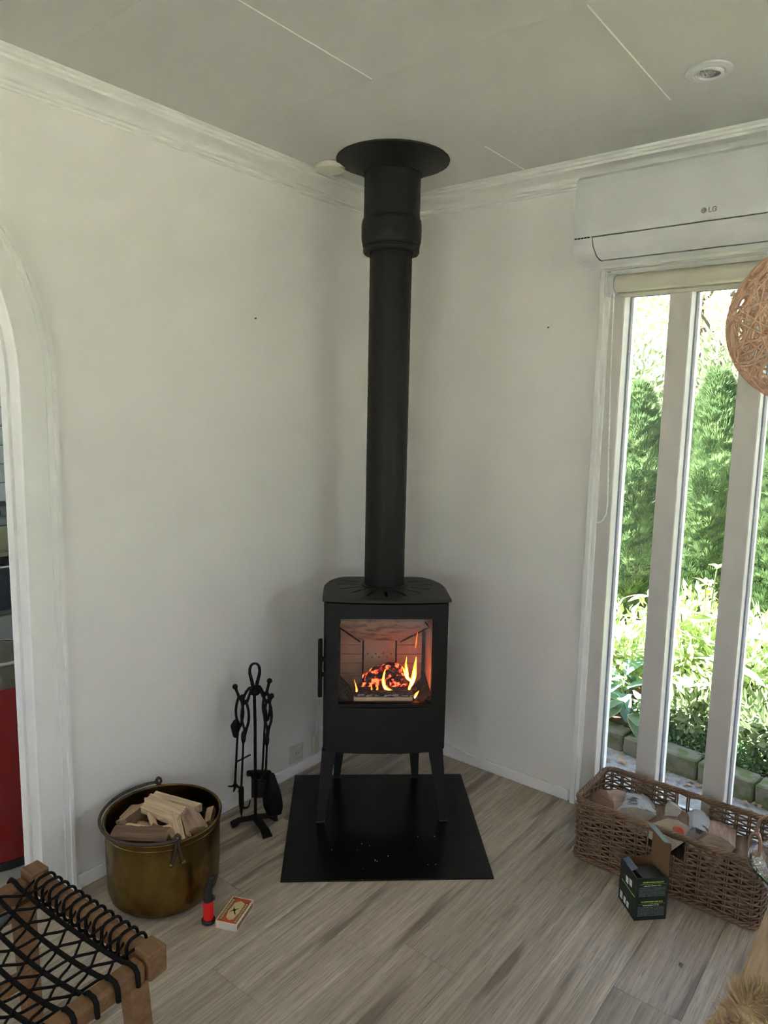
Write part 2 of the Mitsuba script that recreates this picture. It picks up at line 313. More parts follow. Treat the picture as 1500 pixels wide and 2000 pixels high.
def simple_window(name, M, w, h):
    t = uniq(name); tag(t, kind='structure', label='white framed window behind the camera')
    put('frame', tf(cat_([box(0, w, -.03, .03, 0, .06), box(0, w, -.03, .03, h - .06, h), box(0, .06, -.03, .03, .06, h - .06), box(w - .06, w, -.03, .03, .06, h - .06), box(w / 2 - .03, w / 2 + .03, -.03, .03, .06, h - .06)]), M), 'paint_frame', t)
    put('pane', tf(trimesh.Trimesh([[.06, 0, .06], [w - .06, 0, .06], [w - .06, 0, h - .06], [.06, 0, h - .06]], [[0, 1, 2], [0, 2, 3]], process=False), M), 'glass_pane', t)
for i, (a, z0, b, z1) in enumerate(H_FRONT): simple_window('window_%d' % (2 + i), frame((a, Y0 - .05, z0), (1, 0, 0), (0, 1, 0), (0, 0, 1)), b - a, z1 - z0)
for a, z0, b, z1 in H_BACK: simple_window('window_4', frame((X0 - .05, a, z0), (0, 1, 0), (-1, 0, 0), (0, 0, 1)), b - a, z1 - z0)
# baseboards
struct('baseboard_left', cat_([box(-1.612, 0, -.012, 0, 0, .05, .003), box(X0, -2.545, -.012, 0, 0, .05, .003)]), 'paint_trim', label='low white baseboard along the wall with the arch')
struct('baseboard_right', box(-.012, 0, WY1 + .03, -.012, 0, .05, .003), 'paint_trim', label='low white baseboard between stove corner and window')
# crown moulding: stepped profile (distance from wall, drop from ceiling)
CR = [(0, 0), (.082, 0), (.082, .008), (.074, .010), (.074, .019), (.065, .021), (.065, .030), (.057, .033), (.043, .039), (.031, .050), (.025, .060), (.025, .066), (.016, .068), (.016, .077), (.008, .079), (.008, .086), (0, .086)]
struct('trim_1', prism_x([(-a, ZC - b) for a, b in CR], X0, 0.0), 'paint_trim', label='white stepped crown moulding above the wall with the arch')
struct('trim_2', prism_y([(-a, ZC - b) for a, b in CR], Y0, 0.0), 'paint_trim', label='white stepped crown moulding above the window wall')
# roof over the house and an eave outside
struct('roof', box(X0 - .4, .42, Y0 - .4, 3.6, ZC + .12, ZC + .24), 'roof', label='flat roof over the room')

# ------------------------------------------------------------------ window_1 with its mullions and panes
tag('window_1', kind='structure', label='tall white window of narrow vertical panes facing the garden'); W = 'window_1'
put('casing', cat_([box(-.02, .004, WY1 - .002, WY1 + .020, 0, WZ1 + .02, .003), box(-.012, .004, WY1 - .018, WY1 + .001, .02, WZ1 - .006, .002),
                    box(-.02, .004, WY0, WY1 + .020, WZ1 - .002, WZ1 + .02, .003), box(-.012, .004, WY0, WY1 - .016, WZ1 - .020, WZ1, .002)]), 'paint_trim', W)
put('side_frame', box(-.002, .09, -1.135, WY1, WZ0, WZ1, .003), 'paint_frame', W)
put('top_frame', box(-.001, .09, WY0, WY1, 2.062, WZ1, .003), 'paint_frame', W)
put('bottom_frame', box(-.001, .09, WY0, WY1, 0.0, .10, .003), 'paint_frame', W)
MY = [-1.336 - .2487 * i for i in range(9)]
edges = [(-1.135, MY[0] + .038)]
for i, y in enumerate(MY):
    put('mullion', box(0, .09, y - .038, y + .038, .095, 2.066, .003), 'paint_frame', W)
    edges.append((y - .038, (MY[i + 1] if i + 1 < len(MY) else WY0 - .03) + .038))
put('side_frame', box(-.002, .09, WY0, WY0 + .02, WZ0, WZ1, .003), 'paint_frame', W)
for a, b in edges:
    if a - b < .06: continue
    g = put('pane', trimesh.Trimesh([[.062, b, .095], [.062, a, .095], [.062, a, 2.066], [.062, b, 2.066]], [[0, 1, 2], [0, 2, 3]], process=False), 'glass_pane', W)
    put('gasket', cat_([box(.055, .061, a - .004, a + .001, .1, 2.06), box(.055, .061, b - .001, b + .004, .1, 2.06), box(.055, .061, b, a, .1, .106), box(.055, .061, b, a, 2.056, 2.062)]), 'gasket', W)
    put('glazing_bead', cat_([box(.063, .092, a - .012, a + .001, .1, 2.06), box(.063, .092, b - .001, b + .012, .1, 2.06)]), 'frame_white', W)
# roller blind
t = thing('roller_blind', 'cream roller blind rolled up along the top of the garden window', 'blind')
put('roll', cyl((-.036, -1.115, 2.095), (-.036, -3.55, 2.095), .031, 24), 'plastic_cream', t, smooth=40)
put('hem_bar', box(-.012, -.004, -3.55, -1.118, 2.048, 2.064, .003), 'plastic_cream', t)
put('bracket', cat_([box(-.075, -.002, -1.088, -1.082, 2.05, 2.135, .002), cyl((-.036, -1.088, 2.095), (-.036, -1.113, 2.095), .036, 24)]), 'plastic_white', t, smooth=40)
ch = spline([(-.036, -1.097, 2.128), (-.040, -1.095, 2.05), (-.036, -1.085, 1.75), (-.034, -1.072, 1.45), (-.034, -1.068, 1.27), (-.035, -1.078, 1.215), (-.036, -1.098, 1.197), (-.037, -1.12, 1.215), (-.037, -1.131, 1.27), (-.037, -1.122, 1.5), (-.038, -1.112, 1.8), (-.038, -1.106, 2.05), (-.036, -1.10, 2.128)], 12)
L = np.r_[0, np.cumsum(np.linalg.norm(np.diff(ch, axis=0), axis=1))]
s = np.arange(0, L[-1], .0062); bp = np.stack([np.interp(s, L, ch[:, k]) for k in range(3)], 1)
bead = trimesh.creation.icosphere(subdivisions=0, radius=.0034)
put('bead_chain', cat_([tube(ch, .0008, 4)] + [mv(bead, *q) for q in bp]), 'frame_white', t)

# ------------------------------------------------------------------ kitchen seen through the arch
KY = 3.03
struct('floor_kitchen', box(-4.0, .4, WT, KY + .1, -.12, 0), 'cabinet_grey', label='grey kitchen floor beyond the arch')
struct('wall_kitchen', cat_([box(-4.1, .5, KY, KY + .1, 0, WH), box(.4, .5, WT, KY, 0, WH), box(-4.1, -4.0, WT, KY, 0, .9), box(-4.1, -4.0, WT, KY, 2.1, WH), box(-4.1, -4.0, WT, .5, .9, 2.1), box(-4.1, -4.0, 2.6, KY, .9, 2.1)]), 'kitchen_paint', label='kitchen walls beyond the arch')
struct('ceiling_kitchen', box(-4.1, .5, WT, KY + .1, ZC, ZC + .05), 'kitchen_paint', label='kitchen ceiling beyond the arch')
put('grout', box(-2.6, .39, KY - .006, KY, .9, 1.725), 'tile_grout', 'wall_kitchen')
for i in range(9):
    for j in range(6):
        x = -.752 - .13 * 4 + .13 * i - .03; z = .935 + .131 * j
        put('tile', box(x + .003, x + .127, KY - .013, KY - .005, z + .003, z + .128, .003), 'tile_glaze', 'wall_kitchen')
put('tile_border', box(-2.6, .39, KY - .018, KY, 1.727, 1.765, .004), 'plastic_cream', 'wall_kitchen')
KF = 2.46
t = thing('kitchen_counter', 'grey kitchen counter with a blue grey worktop under the tiled wall', 'counter')
put('worktop', box(-2.6, .38, KF - .02, KY - .015, .862, .90, .004), 'worktop', t)
put('cabinet', cat_([box(-2.6, -1.29, KF + .02, KY - .02, .08, .86), box(-.64, .38, KF + .02, KY - .02, .08, .86), box(-2.6, .38, KF + .06, KY - .02, 0, .08)]), 'cabinet_grey', t)
put('door', box(-.635, .37, KF - .002, KF + .02, .1, .84, .003), 'cabinet_grey', t); put('door', box(-1.9, -1.295, KF - .002, KF + .02, .1, .84, .003), 'cabinet_grey', t)
t = thing('oven', 'built-in oven with black glass door under the kitchen worktop', 'oven')
put('body', box(-1.28, -.65, KF + .01, KY - .03, .1, .858), 'steel_dark', t)
put('control_panel', box(-1.28, -.65, KF - .004, KF + .012, .70, .855, .003), 'steel_dark', t)
put('door', box(-1.28, -.65, KF - .006, KF + .012, .285, .69, .003), 'steel_dark', t)
put('window', box(-1.22, -.702, KF - .010, KF - .004, .315, .66, .002), 'oven_glass', t)
put('handle', cat_([cyl((-1.2, KF - .045, .60), (-.715, KF - .045, .60), .011, 12), cyl((-1.15, KF - .045, .60), (-1.15, KF - .005, .60), .007, 8), cyl((-.76, KF - .045, .60), (-.76, KF - .005, .60), .007, 8)]), 'steel', t, smooth=40)
put('drawer', box(-1.28, -.65, KF - .006, KF + .012, .105, .275, .003), 'cabinet_grey', t)
t = thing('gas_hob', 'dark hob with pan supports on the kitchen worktop', 'hob')
put('plate', box(-1.25, -.66, KF + .06, KY - .05, .90, .908, .003), 'steel_dark', t)
for gx in (-1.1, -.8):
    put('pan_support', cat_([box(gx - .11, gx + .11, KF + .10, KY - .1, .925, .935, .002), box(gx - .11, gx - .1, KF + .1, KY - .1, .907, .935), box(gx + .1, gx + .11, KF + .1, KY - .1, .907, .935)]), 'black_iron', t)
t = thing('pedal_bin', 'shiny red round kitchen bin with steel lid just beyond the arch', 'bin')
bc = (-1.655, .43, 0); br = .165
put('base', lathe([(0, .001), (br + .004, .001), (br + .004, .03), (br - .01, .034), (0, .034)], 40, bc), 'black_plastic', t, smooth=35)
put('body', lathe([(0, .03), (br, .032), (br, .648), (br - .004, .654), (0, .654)], 48, bc), 'red_enamel', t, smooth=35)
put('lid', lathe([(br - .002, .650), (br - .002, .675), (br * .93, .715), (br * .8, .738), (br * .4, .752), (0, .755)], 48, bc), 'steel_dark', t, smooth=60)
put('ring', tube([(bc[0] + br * .86 * math.cos(a), bc[1] + br * .86 * math.sin(a), .731) for a in np.linspace(0, 2 * np.pi, 49)[:-1]], .007, 8, True), 'chrome', t, smooth=True)

# ------------------------------------------------------------------ wood stove (local frame: u right, v back, z up)
SO = np.array([-.6465, -.5435, 0]); SR = np.array([.66330751, -.74834694, 0]); SB = np.array([.74834694, .66330751, 0])
SM = frame(SO, SR, SB, (0, 0, 1)); PV = .249
hm = box(-.37, .37, -.348, .378, .0005, .0065, .001)
put('hearth_plate', tf(hm, SM), 'hearth_black', label='square black floor plate under the wood stove', cat='hearth plate')
def dshape(off=0.0, v0=0.0):
    w = .24 + off; fr = [(x, v0 - off + .022 * (x / w) ** 2) for x in np.linspace(-w, w, 25)]
    t = np.linspace(0, np.pi / 2, 14)
    R = [(w - .105 + .105 * math.cos(a), .18 + (.205 + off) * math.sin(a)) for a in t]
    return Polygon(fr + R + [(-x, y) for x, y in R[::-1]])
def zext(poly, z0, z1): return mv(extr(poly, z1 - z0), 0, 0, z0)
stove = thing('wood_stove', 'black freestanding wood stove on four splayed legs with a burning fire behind glass', 'stove')
outer = dshape(0, .028)
shell = man(zext(outer, .288, .888)) - man(zext(outer.buffer(-.012), .30, .876)) - man(box(-.222, .222, -.02, .07, .30, .876))
put('body', tf(unman(shell), SM), 'stove_black', stove, smooth=30)
plate = man(zext(dshape(.006, 0.0), .893, .904))
for k in range(16):
    a = math.radians(22.5 * k)
    if 40 < (22.5 * k) < 140: continue
    plate = plate - man(tf(box(.112, .196, -.0055, .0055, .88, .92, .002), frame((0, PV, 0), (math.cos(a), math.sin(a), 0), (-math.sin(a), math.cos(a), 0), (0, 0, 1))))
plate = plate - man(lathe([(0, .88), (.092, .88), (.092, .92), (0, .92)], 32, (0, PV, 0)))
put('top_plate', tf(unman(plate), SM), 'stove_top', stove, smooth=30)
put('top_gap', tf(zext(dshape(-.012, .03), .8881, .8929), SM), 'dark_gap', stove)
put('pipe_collar', tf(lathe([(.082, .886), (.094, .886), (.094, .908), (.088, .912), (.082, .912)], 32, (0, PV, 0)), SM), 'stove_black', stove, smooth=35)
front = [(x, .022 * (x / .234) ** 2) for x in np.linspace(-.231, .231, 33)]
door = man(zext(Polygon(front + [(.231, .044), (-.231, .044)]), .291, .886)) - man(box(-.182, .178, -.05, .1, .487, .826)) \
    - man(cat_([zext(Polygon([(-.206, -.05), (.202, -.05), (.192, .016), (-.196, .016)]), .474, .830)]))
door = door - man(box(-.196, .192, -.05, .016, .475, .829))
put('door', tf(unman(door), SM), 'stove_black', stove, smooth=25)
put('window_glass', tf(trimesh.Trimesh([[-.19, .034, .48], [.186, .034, .48], [.186, .034, .832], [-.19, .034, .832]], [[0, 1, 2], [0, 2, 3]], process=False), SM), 'glass_pane', stove)
put('door_gasket', tf(cat_([box(-.186, -.182, .018, .033, .48, .83), box(.178, .182, .018, .033, .48, .83), box(-.186, .182, .018, .033, .826, .830), box(-.186, .182, .018, .033, .483, .487)]), SM), 'dark_gap', stove)
h_ = put('handle', tf(cat_([box(-.260, -.243, .000, .026, .52, .748, .004), box(-.250, -.232, .010, .022, .60, .615), box(-.250, -.232, .010, .022, .66, .675)]), SM), 'black_iron', stove)
put('air_knob', tf(cat_([box(.045, .075, .03, .06, .272, .289, .004)]), SM), 'iron_brown', stove)
def leg(tu, tv, tw, fu, fv):
    a = np.array([(tu - tw / 2, tv - .018, .289), (tu + tw / 2, tv - .018, .289), (tu + tw / 2, tv + .018, .289), (tu - tw / 2, tv + .018, .289)])
    b = np.array([(fu - .014, fv - .012, .012), (fu + .014, fv - .012, .012), (fu + .014, fv + .012, .012), (fu - .014, fv + .012, .012)])
    return trimesh.convex.convex_hull(np.vstack([a, b]))
for tu, tv, fu, fv in ((-.215, .05, -.246, .012), (.205, .05, .240, .012), (-.165, .335, -.185, .352), (.145, .335, .160, .352)):
    l = put('leg', tf(leg(tu, tv, .056, fu, fv), SM), 'stove_black', stove)
    put('foot', tf(box(fu - .017, fu + .017, fv - .015, fv + .015, .0066, .013, .002), SM), 'black_plastic', l)
put('door_lip', tf(tube([(u, .022 * (u / .234) ** 2 + .0008, .4735) for u in np.linspace(-.205, .201, 25)], .0016, 6), SM), 'stove_top', stove, smooth=True)
# firebox
fb = thing_fb = put('firebox', tf(cat_([box(-.20, .20, .045, .31, .44, .452), box(-.20, .20, .30, .312, .45, .84), box(-.2, .2, .045, .31, .835, .845)]), SM), 'char', stove)
gv = [.515, .56, .60, .64, .68, .72]
for a, b in ((-.176, -.084), (.061, .166)):
    zs = [.452] + gv + [.80]
    for z0, z1 in zip(zs[:-1], zs[1:]): put('back_brick', tf(box(a, b, .272, .299, z0 + .0008, z1 - .0008, .0014), SM), 'liner', fb)
cp = man(box(-.0775, .0545, .270, .299, .452, .80, .002))
for hx, hz in ((-.061, .602), (-.028, .602), (.004, .605), (.037, .602), (-.043, .587), (-.013, .587), (.02, .587)):
    cp = cp - man(rot(lathe([(0, -.02), (.0036, -.02), (.0036, .02), (0, .02)], 12), 90, (1, 0, 0)).apply_translation([hx, .27, hz]))
put('back_panel', tf(unman(cp), SM), 'liner', fb)
put('side_panel', tf(box(-.199, -.183, .05, .30, .452, .82, .002), SM), 'liner', fb)
put('side_panel', tf(box(.183, .199, .05, .30, .452, .82, .002), SM), 'liner', fb)
bq = [(-.176, .07, .80), (.150, .07, .80), (.168, .09, .775), (.072, .268, .66), (-.092, .268, .66), (-.182, .09, .775)]
bq = np.array(bq); put('baffle', tf(trimesh.convex.convex_hull(np.vstack([bq, bq + [0, 0.012, .014]])), SM), 'baffle', fb)
put('baffle_edge', tf(cat_([tube([(-.178, .066, .80), (-.184, .086, .773), (-.095, .262, .656)], .0032, 6), tube([(.152, .066, .80), (.171, .086, .773), (.075, .262, .656)], .0032, 6)]), SM), 'dark_gap', fb)
tro = [cat_([trimesh.convex.convex_hull(np.array([(s * .182, .05, .452), (s * .182, .29, .452), (s * .182, .05, .515), (s * .182, .29, .515), (s * .125, .06, .452), (s * .125, .28, .452)]))]) for s in (-1, 1)]
for m in tro: put('ash_guard', tf(m, SM), 'char', fb)
# logs on the fire
t = thing('burning_log', 'split log with pale front and charred top at the front of the fire', 'log')
lg = trimesh.convex.convex_hull(np.array([(u, v, z) for u in (-.120, .110) for v, z in ((.056, .4535), (.058, .497), (.085, .507), (.118, .50), (.122, .4535))]))
fl = lg.subdivide().subdivide()
put('wood', tf(rock(fl, .0015, 60, 3), SM), 'split_pale', t, uv=np.stack([fl.vertices[:, 0] + 1, fl.vertices[:, 2]], 1))
g = trimesh.creation.box([.232, .07, .012]).subdivide().subdivide().subdivide().subdivide()
put('charred_top', tf(mv(rock(g, .006, 55, 5), -.005, .09, .508), SM), 'char', t)
for i in range(20):
    g2 = rock(trimesh.creation.icosphere(subdivisions=2, radius=.005), .0045, 150, 300 + i); g2.apply_scale([rng.uniform(.8, 2.0), .5, rng.uniform(.35, .8)])
    put('ash_flake', tf(mv(g2, -.112 + .0115 * i + rng.uniform(-.003, .003), .054 + .003 * rng.random(), .503 + .007 * rng.random()), SM), 'ash' if i % 3 else 'char', t)
scene['m_ember'] = dict(type='diffuse', reflectance=rgb(.05, .01, .01))
def glow(name, mesh, parent, c, k, **kw):
    key = put(name, mesh, 'ember', parent, **kw)
    scene[key]['emitter'] = dict(type='area', radiance=rgb(*[x * k for x in c]), sampling_weight=.05)
    return key
KF_ = .036                                             # fire radiance scale
chunks = [(-.075, .15, .495, .036, .06, (1, 0, .2)), (-.04, .17, .54, .034, .055, (.7, 0, 1)), (.015, .18, .555, .042, .06, (1, .1, .5)), (.055, .17, .515, .034, .055, (.3, .1, 1)), (.09, .15, .487, .032, .05, (1, .2, .1)), (-.01, .14, .50, .030, .07, (.2, 0, 1)), (-.02, .21, .52, .045, .06, (1, 0, 0))]
for i, (u, v, z, r, hl, ax) in enumerate(chunks):
    g = trimesh.creation.icosphere(subdivisions=4, radius=1.0); g.apply_scale([r, r * .8, r * .8]); g = rock(g, r * .30, 1.0 / r * .9, 20 + i)
    ax = np.array(ax, float); ax /= np.linalg.norm(ax)
    g.vertices += np.outer(g.vertices @ ax, ax) * (hl / r - 1)
    kc = put('charred_log', tf(mv(g, u, v, z), SM), 'char', label='black charred log ' + ['at the left end of the ember heap in the stove', 'upright left of the middle of the ember heap', 'topmost on the ember heap in the stove', 'right of the middle of the ember heap', 'at the right end of the ember heap under the tall flames', 'at the front middle of the ember heap behind the pale log', 'lying at the back of the ember heap'][i], cat='log', group='charred logs on the fire')
    c_ = g.triangles_center + [u, v, z]; fn_ = g.face_normals
    q_ = meshkit.fbm(np.stack([c_[:, 0], c_[:, 1], c_[:, 2] * .75], 1) * 75, 3, 77) - .75 * np.hypot(c_[:, 0] + .005, (c_[:, 2] - .545) * 1.0) - .12 * (fn_[:, 1] > .1) + .055
    for lo, hi, col, kk in ((.538, .585, (1.0, .04, .035), .55), (.585, .632, (1., .075, .035), 1.3), (.632, 2., (1., .20, .05), 2.4)):
        ok = (q_ > lo) & (q_ <= hi)
        if ok.sum() < 4: continue
        e_ = trimesh.Trimesh(g.vertices + g.vertex_normals * .0006, g.faces[ok], process=False); e_.remove_unreferenced_vertices()
        glow('ember', tf(mv(e_, u, v, z), SM), kc, col, KF_ * kk, kind='stuff')
fire = thing('fire', 'orange flames rising from the logs in the wood stove', 'fire')
def tongue(pts, w, n=10):
    p = spline(pts, 8); s = np.linspace(0, 1, len(p)); r = w * np.clip(np.sin(np.pi * (s * .9 + .1)) ** .8, .02, 1) * (1 - .55 * s)
    m = tube(p, np.maximum(r, .0004), n); c = p.mean(0); m.vertices[:, 1] = p[0][1] + (m.vertices[:, 1] - p[0][1]) * .6; return m
FL = [([(-.116, .075, .492), (-.110, .077, .515), (-.112, .08, .535), (-.120, .08, .562)], .0055, 30), 
      ([(.104, .10, .525), (.117, .11, .56), (.121, .11, .60), (.126, .12, .645)], .0125, 60),
      ([(.112, .105, .545), (.100, .11, .552), (.088, .11, .565), (.078, .115, .59), (.070, .115, .605)], .0085, 50),
      ([(.094, .112, .558), (.090, .115, .585), (.086, .12, .61), (.089, .12, .645)], .0085, 36),
      ([(.096, .095, .50), (.103, .10, .53), (.108, .10, .55)], .007, 50),
      ([(.120, .085, .485), (.128, .085, .500), (.138, .09, .512)], .007, 55),
      ([(.124, .13, .675), (.127, .13, .705), (.131, .135, .745)], .004, 8),
      ([(.06, .09, .497), (.03, .095, .507), (.005, .1, .522), (-.004, .1, .55), (.000, .105, .585), (.006, .11, .60)], .010, 34),
      ([(-.035, .09, .498), (-.028, .095, .515), (-.026, .10, .535)], .006, 24), ([(-.055, .09, .497), (-.050, .095, .515), (-.052, .1, .54)], .005, 20)]
for pts, w, k in FL:
    f = glow('flame', tf(tongue(pts, w), SM), fire, (1.0, .115, .010), KF_ * k * .30)
    p2 = [np.add(q, (0, -.006, 0)) for q in pts[:max(2, len(pts) - 1)]]
    if k > 22: glow('core', tf(tongue(p2, w * .55), SM), f, (1.0, .42, .085), KF_ * k * .40)
# flue pipe
pw = SO + SB * PV; pc = (pw[0], pw[1], 0)
t = thing('flue_pipe', 'tall black flue pipe rising from the stove to the ceiling', 'flue pipe')
put('pipe', lathe([(0, .906), (.0815, .906), (.0815, 1.02), (.0822, 1.021), (.0822, 1.024), (.0815, 1.025), (.0815, 2.05), (.0818, 2.051), (.0818, 2.054), (.0815, 2.055), (.0815, 2.25), (0, 2.25)], 56, pc), 'pipe_black', t, smooth=35)
put('lower_ring', lathe([(.083, 2.212), (.104, 2.208), (.109, 2.215), (.109, 2.226), (.106, 2.229), (.106, 2.233), (.111, 2.236), (.111, 2.245), (.083, 2.246)], 56, pc), 'pipe_black', t, smooth=35)
put('collar', lathe([(.083, 2.240), (.108, 2.240), (.1135, 2.250), (.1155, 2.27), (.1155, 2.315), (.113, 2.33), (.109, 2.338), (.083, 2.338)], 56, pc), 'pipe_black', t, smooth=35)
put('insulated_section', lathe([(.08, 2.336), (.1085, 2.336), (.1085, 2.345), (.1075, 2.347), (.1075, ZC - .003), (.08, ZC - .003)], 56, pc), 'pipe_black', t, smooth=35)
put('ceiling_rose', lathe([(.1085, 2.500), (.111, 2.498), (.130, 2.509), (.160, 2.525), (.190, 2.538), (.214, ZC - .006), (.216, ZC - .002), (.214, ZC), (.109, ZC)], 64, pc), 'pipe_black', t, smooth=35)

# ------------------------------------------------------------------ wall and ceiling fittings
acy0, acy1 = -1.008, -1.872
prof = [(-.004, 2.165), (-.004, 2.452), (-.165, 2.452), (-.185, 2.447), (-.197, 2.435), (-.202, 2.41), (-.206, 2.34), (-.207, 2.26), (-.204, 2.21), (-.196, 2.178), (-.182, 2.152), (-.160, 2.138), (-.13, 2.134)]
pf = Polygon(prof).buffer(-.004).buffer(.004)
AC = man(prism_y(list(pf.exterior.coords)[:-1], acy1, acy0))
ol = Polygon([(acy0, 2.21), (acy0 - .004, 2.18), (acy0 - .016, 2.152), (acy0 - .045, 2.132), (acy1 + .045, 2.132), (acy1 + .016, 2.152), (acy1, 2.21), (acy1, 2.435), (acy1 + .008, 2.452), (acy0 - .008, 2.452), (acy0, 2.435)])
AC = AC ^ man(prism_x(ol, -.25, 0))
t = thing('air_conditioner', 'white wall air conditioner above the window', 'air conditioner')
vane = Polygon([(acy0 - .069, 2.234), (acy0 - .073, 2.20), (acy0 - .085, 2.166), (acy0 - .097, 2.151), (acy1 + .05, 2.151), (acy1 + .05, 2.234)])
big = man(box(-.4, .1, acy1 - .1, acy0 + .1, 2.2348, 2.6))
put('front_panel', unman(AC ^ big), 'plastic_white', t, smooth=25)
low = AC - man(box(-.4, .1, acy1 - .1, acy0 + .1, 2.2340, 2.6))
put('base', unman(low - man(prism_x(vane, -.3, -.15))), 'plastic_white', t, smooth=25)
put('air_vane', unman((low ^ man(prism_x(vane.buffer(-.0034), -.3, -.151)))), 'plastic_white', t, smooth=25)
put('air_gap', box(-.172, -.1505, acy1 + .055, acy0 - .072, 2.156, 2.2335), 'dark_gap', t)
put('vent_slot', cat_([box(-.2065, -.19, acy0 - .006 - .012 * i, acy0 - .014 - .012 * i, 2.2305, 2.2350) for i in range(5)]), 'dark_gap', t)
ymap = frame((0, 0, 0), (0, -1, 0), (0, 0, 1), (-1, 0, 0))
tx = meshkit.text_mesh('LG', .0150, .0012, True); Mx = ymap.copy(); Mx[:3, 3] = (-.2064, -1.4625, 2.2590)
put('logo_letters', tf(tx, Mx), 'grey_print', t)
Md = ymap.copy(); Md[:3, 3] = (-.2062, -1.4495, 2.2665)
dk = Point(0, 0).buffer(.0088, 32).difference(Point(0, 0).buffer(.0066, 24).difference(Point(0, 0).buffer(.0056, 24)).intersection(sbox(-.009, -.009, 0.0, .009))).difference(sbox(-.0006, -.0045, .0006, .0045))
put('logo_disc', tf(extr(dk, .0012), Md), 'grey_print', t)
t = thing('recessed_spotlight', 'white round recessed spotlight in the ceiling near the window', 'ceiling light')
lc = (-.520, -1.522, 0)
put('outer_ring', lathe([(.040, ZC - .003), (.0415, ZC - .0085), (.052, ZC - .009), (.061, ZC - .005), (.062, ZC - .0005), (.040, ZC - .0005)], 48, lc), 'plastic_white', t, smooth=40)
put('inner_ring', rot(lathe([(.033, ZC - .006), (.034, ZC - .012), (.0405, ZC - .010), (.0405, ZC - .002), (.033, ZC - .0005)], 40, lc), 6, (1, .4, 0), (lc[0], lc[1], ZC)), 'plastic_white', t, smooth=40)
bl = put('lamp', lathe([(0, ZC - .0035), (.024, ZC - .003), (.0325, ZC - .0045), (.0325, ZC - .001), (0, ZC - .001)], 32, lc), 'chrome', t, smooth=40)
put('facet', cat_([mv(trimesh.creation.icosphere(subdivisions=1, radius=.0045), lc[0] + r * math.cos(a), lc[1] + r * math.sin(a), ZC - .0035) for r, n in ((.010, 6), (.020, 11)) for a in np.arange(n) * 2 * math.pi / n]), 'steel', bl)
t = thing('smoke_detector', 'flat white round detector on the ceiling behind the flue pipe rose', 'smoke detector')
dcx = (-.563, -.148, 0)
put('housing', lathe([(0, ZC - .026), (.047, ZC - .026), (.056, ZC - .022), (.0585, ZC - .016), (.0585, ZC - .008), (0, ZC - .008)], 48, dcx), 'plastic_cream', t, smooth=40)
put('base', lathe([(0, ZC - .008), (.050, ZC - .008), (.050, ZC - .0003), (0, ZC - .0003)], 40, dcx), 'plastic_cream', t, smooth=40)
for (x, y, z, lab, nx) in ((-.82, -.001, 1.952, 'tiny dark nail in the wall left of the flue pipe', 0), (-.001, -.831, 1.956, 'tiny dark nail in the wall between flue pipe and window', 1)):
    d = np.array((-1., 0, 0)) if nx else np.array((0, -1., 0)); p = np.array((x, y, z))
    put('wall_nail', cat_([cyl(p + d * -.004, p + d * .006, .0012, 8), cyl(p + d * .006, p + d * .008, .003, 10)]), 'iron_brown', label=lab, cat='nail')
t = thing('wall_socket', 'cream square wall socket above the baseboard left of the stove', 'socket')
put('plate', box(-.632, -.548, -.009, -.0005, .058, .142, .003), 'plastic_cream', t)
put('insert', box(-.618, -.562, -.0115, -.008, .072, .128, .002), 'plastic_cream', t)
ring_ = lathe([(.0185, -.0125), (.020, -.0135), (.0215, -.0125), (.0215, -.010), (.0185, -.010)], 28)
put('socket_ring', rot(ring_, -90, (1, 0, 0)).apply_translation([-.590, -.0255, .10]) if False else tf(ring_, frame((-.590, 0, .10), (1, 0, 0), (0, 0, 1), (0, 1, 0))), 'plastic_cream', t, smooth=40)
put('pin_hole', cat_([cyl((-.590 + s * .0065, -.0122, .10), (-.590 + s * .0065, -.0108, .10), .0024, 10) for s in (-1, 1)]), 'dark_gap', t)
t = thing('socket_cover', 'narrow cream rounded wall box beside the left rear leg of the stove', 'wall box')
put('box', box(-.496, -.452, -.020, -.0005, .055, .150, .007), 'plastic_cream', t)
put('cable', tube(spline([(-.474, -.016, .150), (-.474, -.015, .165), (-.462, -.012, .20), (-.45, -.010, .30)], 6), .0028, 6), 'plastic_cream', t)

# ------------------------------------------------------------------ fire tool set
TB = np.array([-.957, -.150, 0]); te = np.array([.62, -.784, 0]); tg = np.array([-.784, -.62, 0])
def tp(e, g, z): return TB + te * e + tg * g + np.array([0, 0, z])
t = thing('fire_tool_stand', 'black wrought iron stand for fireplace tools with a loop handle between bucket and stove', 'tool stand')
put('pole', tube([tp(0, 0, .012), tp(0, 0, .2), tp(.0, 0, .4), tp(-.003, 0, .545)], .0062, 10), 'black_iron', t, smooth=40)
lp = spline([tp(-.004, 0, .535), tp(-.012, 0, .575), tp(-.020, 0, .612), tp(-.014, 0, .638), tp(0, 0, .646), tp(.014, 0, .638), tp(.018, 0, .612), tp(.010, 0, .575), tp(.002, 0, .535)], 6)
put('loop_handle', tube(lp, np.interp(np.linspace(0, 1, len(lp)), [0, .25, .5, .75, 1], [.0075, .006, .0045, .006, .0075]), 8), 'black_iron', t, smooth=40)
hub = trimesh.creation.icosphere(subdivisions=3, radius=.021); hub.apply_scale([1, 1, .8]); put('hub', mv(hub, *tp(0, 0, .535)), 'black_iron', t, smooth=True)
HK = [(-.062, .012, .545), (-.030, .055, .525), (.040, -.045, .545), (.060, .040, .525)]
